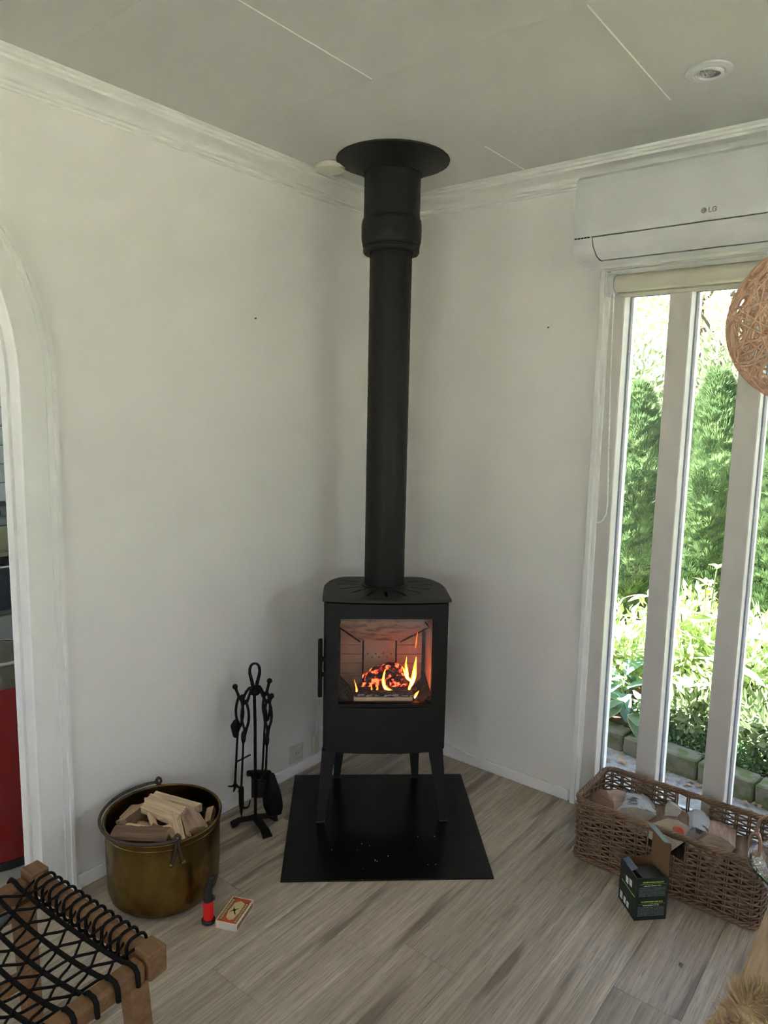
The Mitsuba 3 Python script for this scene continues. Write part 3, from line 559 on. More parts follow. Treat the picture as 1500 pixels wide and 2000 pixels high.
for e, g, z in HK:
    q = spline([tp(0, 0, .545), tp(e * .35, g * .35, .548), tp(e * .72, g * .72, .512), tp(e * .9, g * .9, .508), tp(e * 1.05, g * 1.05, z - .012), tp(e * 1.18, g * 1.18, z + .012)], 6)
    hk = put('hook', tube(q, .0055, 8), 'black_iron', t, smooth=40)
    put('ball', mv(trimesh.creation.icosphere(subdivisions=2, radius=.0105), *q[-1]), 'black_iron', hk, smooth=True)
def flatbar(p0, p1, w, h, drop):
    p0, p1 = np.array(p0), np.array(p1); d = (p1 - p0); L = np.linalg.norm(d[:2]); d = d / np.linalg.norm(d)
    M = frame(p0, d, np.cross((0, 0, 1.), d), (0, 0, 1)); return tf(cat_([box(-.02, L - .03, -w / 2, w / 2, drop, drop + h, .002), trimesh.convex.convex_hull(np.array([(L - .032, s * w / 2, z) for s in (-1, 1) for z in (drop, drop + h)] + [(L, s * w / 2 * 1.15, z) for s in (-1, 1) for z in (.0008, .007)] + [(L - .015, s * w / 2, z) for s in (-1, 1) for z in (.0008, .012)]))]), M)
for e, g in ((-.088, .035), (.066, .11), (.083, -.022)): put('foot', flatbar(tp(0, 0, 0), tp(e, g, 0), .032, .007, .014), 'black_iron', t)
def tool(name, lab, cat, hook, bottom, zt):
    e, g, z = HK[hook]; top = tp(e * .93, g * .93, .515); k = thing(name, lab, cat, 'tools on the fireplace stand')
    e2, g2, zb = bottom; b = tp(e2, g2, zb); a = top + (b - top) * (.515 - zt) / (.515 - zb) if zb < .5 else b
    dr_ = (b - top) / np.linalg.norm(b - top); sd = te
    l2 = spline([top + [0, 0, .003], top + sd * .012 - [0, 0, .035], top + sd * .013 - [0, 0, .075], top + sd * .003 - [0, 0, .115], a, top - sd * .003 - [0, 0, .115], top - sd * .013 - [0, 0, .075], top - sd * .012 - [0, 0, .035]], 6, True)
    put('handle', tube(l2, .0052, 8, True), 'black_iron', k, smooth=True)
    put('ferrule', tube([a + [0, 0, .035], a + [0, 0, .015], a, a - [0, 0, .01]], [.006, .010, .0085, .005], 10), 'black_iron', k, smooth=40)
    put('shaft', tube([a, a + (b - a) * .5, b], .0042, 8), 'black_iron', k, smooth=40)
    return k, b
k, b = tool('fire_tongs', 'black fire tongs with clawed ends hanging leftmost on the tool stand', 'tongs', 0, (-.076, .015, .165), .385)
put('claw', cat_([tube(spline([b, b + te * .012 * s + [0, 0, -.012], b + te * .028 * s + [0, 0, -.012 - .012 * (s > 0)]], 5), np.linspace(.005, .002, 11), 7) for s in (-1, 1)] + [tube([b + [0, 0, .01], b - [0, 0, .012], b - [0, 0, .035] + te * -.006], [.005, .0075, .002], 7), tube(spline([b - [0, 0, .008], b - [0, 0, .018] + te * .018, b - [0, 0, .032] + te * .03], 4), np.linspace(.005, .003, 9), 7)]), 'black_iron', k)
put('scoop', trimesh.convex.convex_hull(cat_([mv(trimesh.creation.icosphere(subdivisions=2, radius=.012), *(b + (0, 0, d) + te * x)) for d, x in ((.20, .004), (.235, -.004), (.25, .006))]).vertices), 'black_iron', k, smooth=40)
put('brace', tube([tp(-.073, .015, .252), tp(-.02, -.01, .272)], .0032, 6), 'black_iron', k)
k, b = tool('fire_poker', 'black poker with pointed tip and side hook hanging in front of the pole', 'poker', 1, (-.044, .055, .165), .36)
put('tip', tube([b + [0, 0, .012], b + [0, 0, .004], b - [0, 0, .06], b - [0, 0, .075], b - [0, 0, .118]], [.005, .0105, .0105, .008, .0012], 10), 'black_iron', k, smooth=40)
put('hook', cat_([tube(spline([b - [0, 0, .068], b - [0, 0, .078] + te * .012, b - [0, 0, .070] + te * .028, b - [0, 0, .045] + te * .034], 5), np.linspace(.006, .002, 16), 7), tube([b - [0, 0, .014], b - [0, 0, .010] - te * .014], [.004, .0015], 6)]), 'black_iron', k)
k, b = tool('fire_brush', 'black hearth brush with a square head hanging behind the pole', 'brush', 2, (.022, -.030, .185), .415)
Mb = frame(b, te, -tg, (0, 0, 1))
put('head', tf(cat_([box(-.045, .035, -.012, .012, -.022, .012, .006), box(-.062, -.040, -.010, .010, -.012, .010, .005)]), Mb), 'black_iron', k)
put('bristles', tf(rock(box(-.042, .034, -.013, .013, -.098, -.020, .003).subdivide().subdivide(), .0025, 200, 3), Mb), 'black_plastic', k)
k, b = tool('ash_shovel', 'black ash shovel with a curved scoop hanging rightmost on the tool stand', 'shovel', 3, (.048, .040, .215), .345)
sh = []
for i, s in enumerate(np.linspace(0, 1, 13)):
    w = .012 + .026 * math.sin(min(s * 1.5, 1) * math.pi / 2); w *= 1 - .25 * max(0, s - .8) / .2
    for x in np.linspace(-1, 1, 9): sh.append((.018 + s * .012 + x * w, -.006 + .014 * abs(x) ** 2.2 - .010 * math.sin(s * 3.1), .002 - s * .165 + .012 * (1 - x * x) * (1 - s) * 1.0))
sh = np.array(sh); gi = np.arange(13 * 9).reshape(13, 9); q = np.stack([gi[:-1, :-1], gi[:-1, 1:], gi[1:, 1:], gi[1:, :-1]], -1).reshape(-1, 4)
fs = np.vstack([q[:, [0, 1, 2]], q[:, [0, 2, 3]]]); bk_ = sh + [0, .003, 0]; 
bl = trimesh.Trimesh(np.vstack([sh, bk_]), np.vstack([fs, fs[:, ::-1] + len(sh)]), process=False)
put('blade', tf(bl, frame(b, te, -tg, (0, 0, 1))), 'black_iron', k)
put('neck', tube(spline([b + [0, 0, .03], b + [0, 0, .005] - te * .006, b - [0, 0, .018] - te * .016 + tg * .005, b - [0, 0, .03] + te * .01], 5), .004, 7), 'black_iron', k)

# ------------------------------------------------------------------ brass bucket with kindling
BC = np.array([-1.421, -.221, 0]); BR, BH = .185, .272
t = thing('brass_bucket', 'round brass bucket full of kindling standing against the wall', 'bucket')
put('body', lathe([(0, .002), (.135, .002), (.158, .008), (.172, .022), (.1785, .045), (BR - .004, .12), (BR - .002, .235), (BR, .252), (BR + .003, BH - .004), (BR + .001, BH), (BR - .004, BH - .002), (BR - .006, .25), (BR - .008, .12), (.172, .05), (.15, .012), (0, .010)], 72, BC), 'brass', t, smooth=35)
put('rim', tube([BC + [(BR + .001) * math.cos(a), (BR + .001) * math.sin(a), BH - .002] for a in np.linspace(0, 2 * np.pi, 73)[:-1]], .0046, 8, True), 'brass', t, smooth=True)
put('band', tube([BC + [(BR - .0015) * math.cos(a), (BR - .0015) * math.sin(a), BH - .022] for a in np.linspace(0, 2 * np.pi, 73)[:-1]], .003, 8, True), 'brass', t, smooth=True)
A1, A2 = math.radians(-112), math.radians(60)
def bp_(a, r, z): return BC + np.array([r * math.cos(a), r * math.sin(a), z])
for a in (A1, A2):
    ear = put('ear', tube(spline([bp_(a - .09, BR + .003, BH - .075), bp_(a - .05, BR + .005, BH - .04), bp_(a - .015, BR + .006, BH - .002), bp_(a - .045, BR + .006, BH + .016), bp_(a, BR + .006, BH + .028), bp_(a + .045, BR + .006, BH + .016), bp_(a + .015, BR + .006, BH - .002), bp_(a + .05, BR + .005, BH - .04), bp_(a + .09, BR + .003, BH - .07)], 6), .0045, 8), 'iron_brown', t, smooth=40)
    put('rivet', cat_([mv(trimesh.creation.icosphere(subdivisions=1, radius=.008), *bp_(a + d, BR + .001, BH - .072)) for d in (-.095, .095)]), 'brass', ear, smooth=True)
aa = np.linspace(A1, A2 - 2 * np.pi, 40); sw = np.sin(np.linspace(0, np.pi, 40))
hp = [bp_(a, BR + .008 + .004 * s, BH + .012 - .004 * s) for a, s in zip(aa, sw)]
put('bail', tube(hp, .0050, 8), 'iron_brown', t, smooth=40)
for a in (A1, A2): put('bail_eye', tube([bp_(a + .05 * math.cos(b), BR + .007, BH + .014 + .010 * math.sin(b)) for b in np.linspace(0, 2 * np.pi, 17)[:-1]], .0038, 6, True), 'iron_brown', t, smooth=True)

def woodpiece(name, lab, cat, group, cross, p0, p1, roll, wood, bark, end, rough=.05, seed=0, taper=1.0):
    """cross: list of (a, b, isbark) corners; the edge from a corner to the next is bark where flagged."""
    p0, p1 = np.asarray(p0, float), np.asarray(p1, float); d = p1 - p0; L = np.linalg.norm(d); d /= L
    s = np.cross(d, (0, 0, 1.)) if abs(d[2]) < .95 else np.array((1., 0, 0)); s /= np.linalg.norm(s); u = np.cross(s, d)
    c, sn = math.cos(math.radians(roll)), math.sin(math.radians(roll)); s, u = s * c + u * sn, u * c - s * sn
    P2, fl, per, acc = [], [], [], 0.0
    size = max(np.hypot(a, b) for a, b, _ in cross)
    for i, (a, b, k) in enumerate(cross):
        a2, b2, _ = cross[(i + 1) % len(cross)]; n = max(1, int(math.hypot(a2 - a, b2 - b) / (size * .22)))
        for q in range(n): P2.append((a + (a2 - a) * q / n, b + (b2 - b) * q / n)); fl.append(k)
    P2 = np.array(P2); n = len(P2); per = np.r_[0, np.cumsum(np.linalg.norm(np.diff(np.vstack([P2, P2[:1]]), axis=0), axis=1))]
    R = 8; key = thing(name, lab, cat, group)
    ts = np.linspace(0, 1, R); r_ = np.random.default_rng(seed + 100)
    V = np.zeros((R, n, 3)); skew = r_.uniform(-.25, .25, 4)
    for i, tt in enumerate(ts):
        sc = 1 + (taper - 1) * tt
        base = p0 + d * L * tt
        off = (skew[0] * P2[:, 0] + skew[1] * P2[:, 1]) * (tt < .01) + (skew[2] * P2[:, 0] + skew[3] * P2[:, 1]) * (tt > .99)
        q = base + P2[:, :1] * sc * s + P2[:, 1:] * sc * u + off[:, None] * d
        nn = meshkit.fbm(np.stack([P2[:, 0] / size * 3.5 + seed, P2[:, 1] / size * 3.5, np.full(n, tt * L / size * .8)], 1), 3, seed) - .5
        V[i] = q + (P2[:, :1] * s + P2[:, 1:] * u) * (nn * rough * 6)[:, None]
    for what, m in ((0, wood), (1, bark)):
        v, f, uv = [], [], []
        for j in range(n):
            if fl[j] != what: continue
            j2 = (j + 1) % n
            for i in range(R - 1):
                k0 = len(v); v += [V[i, j], V[i + 1, j], V[i + 1, j2], V[i, j2]]; uv += [(ts[i] * L + seed, per[j] + seed), (ts[i + 1] * L + seed, per[j] + seed), (ts[i + 1] * L + seed, per[j + 1] + seed), (ts[i] * L + seed, per[j + 1] + seed)]
                f += [(k0, k0 + 2, k0 + 1), (k0, k0 + 3, k0 + 2)]
        if v: put('bark' if what else 'wood', trimesh.Trimesh(v, f, process=False), m, key, uv=np.array(uv))
    for i, o_ in ((0, 1), (R - 1, -1)):
        v, f, uv = [], [], []
        k0 = len(v); v += [V[i].mean(0)] + list(V[i]); uv += [tuple(P2.mean(0))] + [tuple(x) for x in P2]
        f += [(k0, k0 + 1 + (j if o_ > 0 else (j + 1) % n), k0 + 1 + ((j + 1) % n if o_ > 0 else j)) for j in range(n)]
        put('cut_end', trimesh.Trimesh(v, f, process=False), end, key, uv=np.array(uv))
    return key
def slab(w, h, bark=False): return [(-w, -h, 0), (w, -h, int(bark)), (w * .92, h, 0), (-w * .9, h * .9, 0)]
def wedge(r, a0, a1): return [(0, 0, 0)] + [(r * math.cos(a), r * math.sin(a), 1 if i < 6 else 0) for i, a in enumerate(np.radians(np.linspace(a0, a1, 7)))]
def rnd(r, n=12): return [(r * math.cos(a), r * math.sin(a), 1) for a in np.arange(n) * 2 * np.pi / n]
KG = 'kindling in the brass bucket'
KP = [('pale split kindling slab lying topmost across the bucket, back', slab(.026, .013), (.024, .092, .286), (.100, -.056, .262), 12, 'split_pale'),
      ('wide flat pale kindling piece in the middle of the bucket', slab(.036, .010), (-.012, .078, .286), (.022, -.066, .275), -14, 'split_pale'),
      ('kindling piece with ridged brown split face at the left of the bucket', slab(.030, .026, True), (-.108, .066, .244), (.002, .100, .246), 25, 'split_tan'),
      ('long tapering kindling piece along the front left bucket rim', wedge(.05, 60, 150), (-.160, .020, .238), (-.066, -.104, .236), -20, 'split_tan'),
      ('upright narrow tan kindling stick near the middle front of the bucket', slab(.015, .012), (.016, -.042, .276), (-.040, -.150, .246), 8, 'split_pale'),
      ('dark sided kindling stick right of the middle stick', slab(.012, .015, True), (.040, -.034, .268), (-.012, -.144, .240), 30, 'split_tan'),
      ('kindling piece with a rounded reddish end at the right of the bucket', wedge(.042, 40, 140), (.066, -.024, .236), (.030, -.142, .224), 10, 'split_pale'),
      ('small kindling chip sticking up at the back left of the bucket', slab(.014, .008), (-.010, .072, .255), (.022, .118, .268), 5, 'split_pale'),
      ('short jagged pale chip below the wide flat piece', slab(.011, .006), (-.030, .030, .272), (-.052, -.030, .262), 40, 'split_pale'),
      ('short kindling block showing its cut end at the front of the bucket', slab(.017, .013), (-.020, -.050, .250), (-.034, -.120, .242), 0, 'split_pale'),
      ('small reddish kindling piece at the right rim of the bucket', slab(.013, .011, True), (.096, -.110, .232), (.146, -.066, .246), 15, 'split_tan'),
      ('dark mossy wood chunk at the back right inside the bucket', rnd(.026), (.118, .070, .215), (.150, -.030, .205), 0, 'split_grey'),
      ('pale kindling stick leaning between the rounded piece and the right rim', slab(.012, .010), (.085, -.060, .250), (.060, -.150, .236), 35, 'split_pale'),
      ('short tan kindling block behind the ridged piece at the back left', slab(.020, .014, True), (-.075, .110, .236), (-.010, .140, .240), 15, 'split_tan'),
      ('pale split chip lying across the left end of the long front piece', slab(.014, .006), (-.120, .020, .276), (-.085, -.040, .272), 20, 'split_pale'),
      ('dark brown kindling piece low in the middle of the bucket', slab(.018, .014), (-.060, .050, .236), (-.020, -.060, .232), 20, 'split_tan')]
for i, (lab, cr, a, b, roll, w) in enumerate(KP):
    woodpiece('kindling', lab, 'kindling', KG, cr, BC + a, BC + b, roll, w, ('bark_reddish' if i == 6 else 'char' if i == 11 else 'bark_brown'), 'end_grain', .035, i)
chips = []
for i in range(170):
    r_, a_ = .150 * math.sqrt(rng.random()), rng.uniform(0, 6.28); g = box(-rng.uniform(.012, .03), .02, -.007, .007, -.004, .004, .001)
    g = rot(rot(g, rng.uniform(0, 360), (0, 0, 1)), rng.uniform(-40, 40), (1, .3, 0)); chips.append(mv(g, *(BC + [r_ * math.cos(a_), r_ * math.sin(a_), rng.uniform(.17, .212) - .1 * max(0, r_ - .12)])))
put('wood_chips', cat_(chips + [lathe([(0, .012), (.148, .016), (.168, .05), (.17, .15), (.12, .185), (0, .195)], 32, BC)]), 'bark_brown', label='dark layer of wood chips and bark under the kindling in the bucket', cat='wood chips', kind='stuff')

# ------------------------------------------------------------------ lighter, matchbox, firelighter box
t = thing('fire_lighter', 'small red lighter with black curved nozzle standing beside the bucket', 'lighter'); c = (-1.428, -.462, 0)
put('base', lathe([(0, .0005), (.021, .0005), (.0215, .003), (.0215, .009), (.019, .012), (0, .012)], 28, c), 'black_plastic', t, smooth=40)
put('body', lathe([(0, .012), (.0155, .012), (.0160, .016), (.0160, .070), (.0150, .073), (0, .073)], 28, c), 'red_plastic', t, smooth=40)
put('nozzle', tube(spline([np.add(c, (0, 0, .071)), np.add(c, (0, 0, .095)), np.add(c, (.002, -.003, .120)), np.add(c, (.006, -.007, .143)), np.add(c, (.0085, -.010, .156))], 6), np.interp(np.linspace(0, 1, 25), [0, .25, .6, .92, 1], [.0150, .0135, .0098, .0070, .004]), 14), 'black_plastic', t, smooth=50)
put('trigger', box(c[0] + .006, c[0] + .016, c[1] - .018, c[1] - .004, .074, .09, .003), 'black_plastic', t)
MO = np.array([-1.4175, -.534, 0]); ml = np.array([.112, .048, 0]); ml /= np.linalg.norm(ml); mw = np.array([-ml[1], ml[0], 0])
MM = frame(MO, ml, mw, (0, 0, 1)); HW, MLn, MH = .0365, .121, .0245
t = thing('matchbox', 'large matchbox with red and cream bird label lying on the floor by the lighter', 'matchbox')
put('sleeve', tf(cat_([box(0, MLn, -HW, HW, .0005, .0018), box(0, MLn, -HW, HW, MH - .0013, MH), box(0, MLn, -HW, -HW + .0013, .0005, MH), box(0, MLn, HW - .0013, HW, .0005, MH)]), MM), 'match_paper', t)
put('tray', tf(box(.0012, MLn - .0012, -HW + .0018, HW - .0018, .002, MH - .002, .001), MM), 'match_tray', t)
for s in (-1, 1): put('striking_strip', tf(box(.004, MLn - .004, s * HW - .0004, s * HW + .0004, .0045, MH - .004), MM), 'match_strike', t)
def flat(poly, m, h, name):
    g = extr(poly, .0003); put(name, tf(mv(g, 0, 0, MH + h), MM), m, t)
flat(sbox(.004, -HW + .004, MLn - .004, HW - .004), 'match_red', 0, 'label')
flat(Polygon([(.022, -.012), (.05, -.017), (.095, -.016), (.102, 0), (.09, .013), (.05, .016), (.026, .010), (.016, -.003)]).buffer(.002), 'match_cream', .0003, 'emblem_ground')
flat(sbox(.008, -.0305, .105, -.0215), 'match_olive', .0003, 'label_stripe'); flat(sbox(.008, .0205, .112, .0305), 'match_olive', .0003, 'label_stripe')
import shapely
flat(shapely.union_all([sbox(.011 + .0088 * i, -.0290, .0165 + .0088 * i, -.0230).difference(sbox(.0128 + .0088 * i, -.0275, .0148 + .0088 * i, -.0245)) for i in range(10)]), 'match_cream', .0006, 'label_print')
flat(shapely.union_all([sbox(.012 + .0096 * i, .0220, .0185 + .0096 * i, .0290).difference(sbox(.0142 + .0096 * i, .0240, .0165 + .0096 * i, .0270)) for i in range(10)]), 'match_cream', .0006, 'label_print')
bird = shapely.union_all([Polygon([(.040, -.013), (.058, -.002), (.078, .012), (.060, .0035), (.044, -.006)]), Polygon([(.048, .013), (.056, .004), (.060, -.001), (.072, -.011), (.062, .004), (.054, .010)]), Point(.060, .001).buffer(.0042)])
flat(bird, 'ink_black', .0006, 'bird_emblem')
# cardboard box of firelighters
F0 = np.array([-.553, -1.502, 0]); la = np.array([.077, .088, 0]); Ll = np.linalg.norm(la); la /= Ll; ra = np.array([.076, -.076, 0]); Lr = np.linalg.norm(ra); ra /= Lr
la = np.array([-ra[1], ra[0], 0]) * np.sign(-ra[1] * la[0] + ra[0] * la[1]); BM = frame(F0, ra, la, (0, 0, 1)); H = .148; th = .0014
t = thing('firelighter_box', 'open dark green cardboard box with yellow lettering standing in front of the basket', 'cardboard box')
def two(name, x0, x1, y0, y1, z0, z1, axis, inside):   # green outside skin and brown inside skin
    put(name, tf(box(x0, x1, y0, y1, z0, z1), BM), 'box_green', t)
    e = .0005; b = [x0, x1, y0, y1, z0, z1]
    if inside > 0: b[axis * 2], b[axis * 2 + 1] = b[axis * 2 + 1], b[axis * 2 + 1] + e
    else: b[axis * 2], b[axis * 2 + 1] = b[axis * 2] - e, b[axis * 2]
    put('inner_face', tf(box(*b), BM), 'cardboard', t)
put('bottom', tf(box(0, Lr, 0, Ll, .0005, .0025), BM), 'box_green', t)
two('front_panel', 0, Lr, 0, th, .001, H, 1, 1); two('side_panel', 0, th, th, Ll - th, .001, H, 0, 1)
two('side_panel', Lr - th, Lr, th, Ll - th, .001, H, 0, -1); two('back_panel', 0, Lr, Ll - th, Ll, .001, H, 1, -1)
# lid hinged on the right-hand side, standing up with its tuck tab folded over
put('lid', tf(box(Lr - th, Lr, .001, Ll - .001, H, H + .112), BM), 'box_green', t)
put('lid_lining', tf(box(Lr - th - .0005, Lr - th, .001, Ll - .001, H, H + .112), BM), 'cardboard', t)
put('tuck_tab', tf(rot(box(Lr - .024, Lr, .004, Ll - .004, H + .1115, H + .1130, .0005), 12, (0, 1, 0), (Lr, 0, H + .112)), BM), 'box_flap', t)
put('inner_flap', tf(rot(box(.022, Lr - .008, .004, Ll * .72, H - .004, H - .0025, .0004), -9, (1, 0, 0), (0, .004, H - .003)), BM), 'box_green', t)
put('dust_flap', tf(rot(box(.002, .024, Ll * .35, Ll - .01, H - .002, H - .0008, .0003), -20, (0, 1, 0), (.002, 0, H)), BM), 'box_flap', t)
def printed(name, m, rects, side=0):
    g = cat_([box(a, b, -.0005, .0002, z0, z1) if side == 0 else box(-.0005, .0002, a, b, z0, z1) for a, b, z0, z1 in rects]); put(name, tf(g, BM), m, t)
def line(a, b, z, h, seed, fill=.72):
    r = np.random.default_rng(seed); x = a; out = []
    while x < b - .001:
        w = r.uniform(.0025, .0065); out.append((x, min(x + w, b), z + r.uniform(0, h * .15), z + h)); x += w + r.uniform(.0008, .002)
    return out
for zb, sd in ((.130, 1), (.062, 2)):
    printed('yellow_lettering', 'print_yellow', line(.020, Lr - .014, zb, .0048, sd)); printed('rule', 'print_yellow', [(.010, Lr - .006, zb - .0045, zb - .0039)])
    printed('white_lettering', 'print_white', line(.026, Lr - .026, zb - .0115, .0028, sd + 5))
    printed('small_print', 'print_grey', sum([line(.010, Lr - .008, zb - .018 - .0048 * i, .0026, sd * 10 + i) for i in range(7)], []))
printed('picture', 'print_white', [(.030, .048, .095, .118), (.054, .072, .090, .112)], 1); printed('stripe', 'print_yellow', [(.006, .100, .078, .0805)], 1)
printed('pictogram', 'print_white', [(.088, .104, .012, .036), (.064, .078, .012, .034), (.042, .056, .012, .032)], 1)

# ------------------------------------------------------------------ wicker basket with firewood
bx0, bx1, by0, by1, bz = -.362, -.042, -1.828, -1.198, .238
def bpath(s, inset=0.0):                    # rounded rectangle, s in metres, starting on the front side at the left corner, running to -y
    r = .045; lx, ly = bx1 - bx0 - 2 * r, by1 - by0 - 2 * r
    s = np.asarray(s, float) % PER; P, N = np.zeros(s.shape + (2,)), np.zeros(s.shape + (2,))
    segs = [('l', (bx0, by1 - r), (0, -1), ly), ('a', (bx0 + r, by0 + r), 180, r * np.pi / 2), ('l', (bx0 + r, by0), (1, 0), lx), ('a', (bx1 - r, by0 + r), 270, r * np.pi / 2), ('l', (bx1, by0 + r), (0, 1), ly), ('a', (bx1 - r, by1 - r), 0, r * np.pi / 2), ('l', (bx1 - r, by1), (-1, 0), lx), ('a', (bx0 + r, by1 - r), 90, r * np.pi / 2)]
    at = 0.0
    for k, c, d, ln in segs:
        m = (s >= at - 1e-9) & (s < at + ln + 1e-9); q = s[m] - at
        if k == 'l': P[m] = np.array(c) + q[:, None] * np.array(d); N[m] = (-d[1], d[0]) if False else (d[1], -d[0])
        else:
            a = math.radians(d) + q / r; N[m] = np.stack([np.cos(a), np.sin(a)], 1); P[m] = np.array(c) + r * N[m]
        at += ln
    return P - inset * N, N
r_b = .045; PER = 2 * (bx1 - bx0 - 2 * r_b) + 2 * (by1 - by0 - 2 * r_b) + 2 * np.pi * r_b
LYf = by1 - by0 - 2 * r_b; s_back = LYf + np.pi * r_b / 2 * 2 + (bx1 - bx0 - 2 * r_b)
t = thing('wicker_basket', 'long brown wicker basket full of firewood under the window', 'basket')
NS = 44; ds = PER / NS
def sy_front(y): return (by1 - r_b) - y
def sy_back(y): return s_back + (y - (by0 + r_b))
holes = [(sy_front(-1.462), sy_front(-1.590)), (sy_back(-1.588), sy_back(-1.466))]; HZ = (.150, .212)
rowz = np.arange(.017, .216, .0104)
strands = []
for i, z in enumerate(rowz):
    ss = np.arange(0, PER, ds / 5)
    spans = [(0, PER, True)]
    if HZ[0] < z < HZ[1]: spans = [(holes[0][1], holes[1][0], False), (holes[1][1], PER + holes[0][0], False)]
    for a, b, cl in spans:
        q = np.arange(a, b, ds / 5) if cl else np.linspace(a, b, int((b - a) / (ds / 5)) + 2)
        p, n = bpath(q)
        off = .0052 * np.sin(np.pi * q / ds + np.pi * i); jz = .0011 * np.sin(q * 37 + i * 5.1) + .0007 * np.sin(q * 90 + i * 2.3)
        pts = np.concatenate([p + n * (off - .006)[:, None], (z + jz)[:, None]], 1)
        strands.append(tube(pts, .0034 + .0004 * math.sin(i * 2.7), 6, cl))
put('weave', cat_(strands), 'wicker', t, smooth=True, kind='stuff')
for k in range(NS):
    for dk in (-.0035, .0035):
        s0 = (k + .5) * ds + dk; 
        if any(a + .012 < s0 % PER < b - .012 for a, b in holes) and abs((s0 % PER) - (holes[0][0] + holes[0][1]) / 2) > .02 and abs((s0 % PER) - (holes[1][0] + holes[1][1]) / 2) > .02: zt = .150
        else: zt = .222
        p, n = bpath(np.array([s0])); p = p[0] - n[0] * .006
        put('stake', tube([(p[0], p[1], .010), (p[0], p[1], (.01 + zt) / 2), (p[0], p[1], zt)], .0030, 6), 'wicker', t, smooth=True)
for kk, (zz, nst, rr, amp) in enumerate(((.226, 4, .0048, .0068), (.010, 3, .0048, .0055))):
    for j in range(nst):
        q = np.arange(0, PER, .006); p, n = bpath(q); ph = 2 * np.pi * (q / PER * 26) + 2 * np.pi * j / nst
        put('rim_strand' if kk == 0 else 'base_strand', tube(np.concatenate([p + n * (-.006 + amp * np.cos(ph))[:, None], (zz + amp * .75 * np.sin(ph))[:, None]], 1), rr, 6, True), 'wicker', t, smooth=True)
put('floor', box(bx0 + .012, bx1 - .012, by0 + .012, by1 - .012, .004, .012, .003), 'wicker', t)
FG = 'firewood in the wicker basket'
FW = [('round log with reddish brown bark at the left end of the basket', rnd(.060), (-.255, -1.262, .170), (-.100, -1.300, .115), 0, 'split_pink', 'bark_reddish', 'bark_reddish'),
      ('log with grey weathered end and frayed pale split face in the basket', wedge(.100, 40, 140), (-.262, -1.400, .118), (-.105, -1.335, .082), 0, 'split_pale', 'bark_grey', 'end_grey'),
      ('pale grey split piece with a knot hole behind the red marked log', slab(.042, .018), (-.215, -1.500, .205), (-.085, -1.455, .150), 62, 'split_grey', 'bark_grey', 'end_grey'),
      ('greenish grey split log with a red paint mark on its end', wedge(.105, 38, 150), (-.275, -1.525, .112), (-.120, -1.480, .075), 6, 'split_grey', 'bark_brown', 'end_pale'),
      ('log with light grey birch like bark right of the red marked log', rnd(.042), (-.235, -1.602, .165), (-.075, -1.560, .150), 0, 'split_grey', 'bark_grey', 'bark_grey'),
      ('pinkish brown split log with ridged grain in the basket', wedge(.104, 52, 142), (-.270, -1.668, .105), (-.100, -1.630, .070), 4, 'split_pink', 'bark_reddish', 'end_pink'),
      ('grey brown striped split log at the right end of the basket', wedge(.090, 30, 130), (-.265, -1.762, .095), (-.095, -1.730, .07), -8, 'split_tan', 'bark_brown', 'end_striped')]
for i, (lab, cr, a, b, roll, w, bk2, en) in enumerate(FW):
    k = woodpiece('firewood_log', lab, 'firewood', FG, cr, a, b, roll, w, bk2, en, .05, 50 + i)
    if i == 3:
        mk = trimesh.creation.icosphere(subdivisions=2, radius=.017); mk.apply_scale([.25, 1.15, .85]); put('paint_mark', mv(rock(mk, .003, 60, 4), -.273, -1.545, .198), 'paint_mark', k, label='red paint mark')
LW = [(-1.265, .034), (-1.36, .034), (-1.46, .034), (-1.56, .034), (-1.66, .034), (-1.755, .034)]
for i, (y, r) in enumerate(LW):
    woodpiece('firewood_log', 'bottom layer log lying low in the wicker basket, %s from the left' % ['first', 'second', 'third', 'fourth', 'fifth', 'sixth'][i], 'firewood', FG, rnd(r), (-.325, y, .014 + r), (-.065, y, .014 + r), 0, 'split_tan', 'bark_brown', 'end_grain', .02, 70 + i)

# ------------------------------------------------------------------ woven cord stool
WO = np.array([-1.886, -.915, 0]); wd = np.array([-.07, .9975, 0]); wa = np.array([-.9975, -.07, 0])
SW, SL, ST = .44, .51, .442
def sp(a, b, z): return WO + wa * a + wd * b + np.array([0, 0, z])
WM = frame(WO, wd, -wa, (0, 0, 1))            # x along b, y along -a
def sbx(a0, a1, b0, b1, z0, z1, r=.004): return tf(box(b0, b1, -a1, -a0, z0, z1, r), WM)
t = thing('cord_stool', 'low wooden stool with a seat of woven black cord beside the arch', 'stool')
for a0 in (0.0, SW - .046):
    rail = cat_([sbx(a0, a0 + .046, 0, .058, ST - .062, ST), sbx(a0, a0 + .046, SL - .058, SL, ST - .062, ST)])
    put('side_rail', sbx(a0, a0 + .046, 0, SL, ST - .060, ST - .006, .016), 'stool_wood', t)
    for b0 in (0, SL - .052): put('rail_end', sbx(a0 - .001, a0 + .047, b0 - .001, b0 + .052, ST - .064, ST, .004), 'stool_wood', t)
for b0 in (.006, SL - .050):
    put('cross_rail', sbx(.0465, SW - .0465, b0, b0 + .044, ST - .062, ST - .016, .008), 'stool_wood', t)
def stleg(a, b, sa, sb):
    top = [sp(a + x, b + y, ST - .064) for x in (-.023, .023) for y in (-.02, .02)]; bot = [sp(a + sa + x, b + sb + y, .001) for x in (-.019, .019) for y in (-.016, .016)]
    return trimesh.convex.convex_hull(np.array(top + bot))
for a, b, sa, sb in ((.062, .035, -.022, -.02), (SW - .062, .035, .022, -.02), (.062, SL - .035, -.022, .02), (SW - .062, SL - .035, .022, .02)): put('leg', stleg(a, b, sa, sb), 'stool_wood', t)
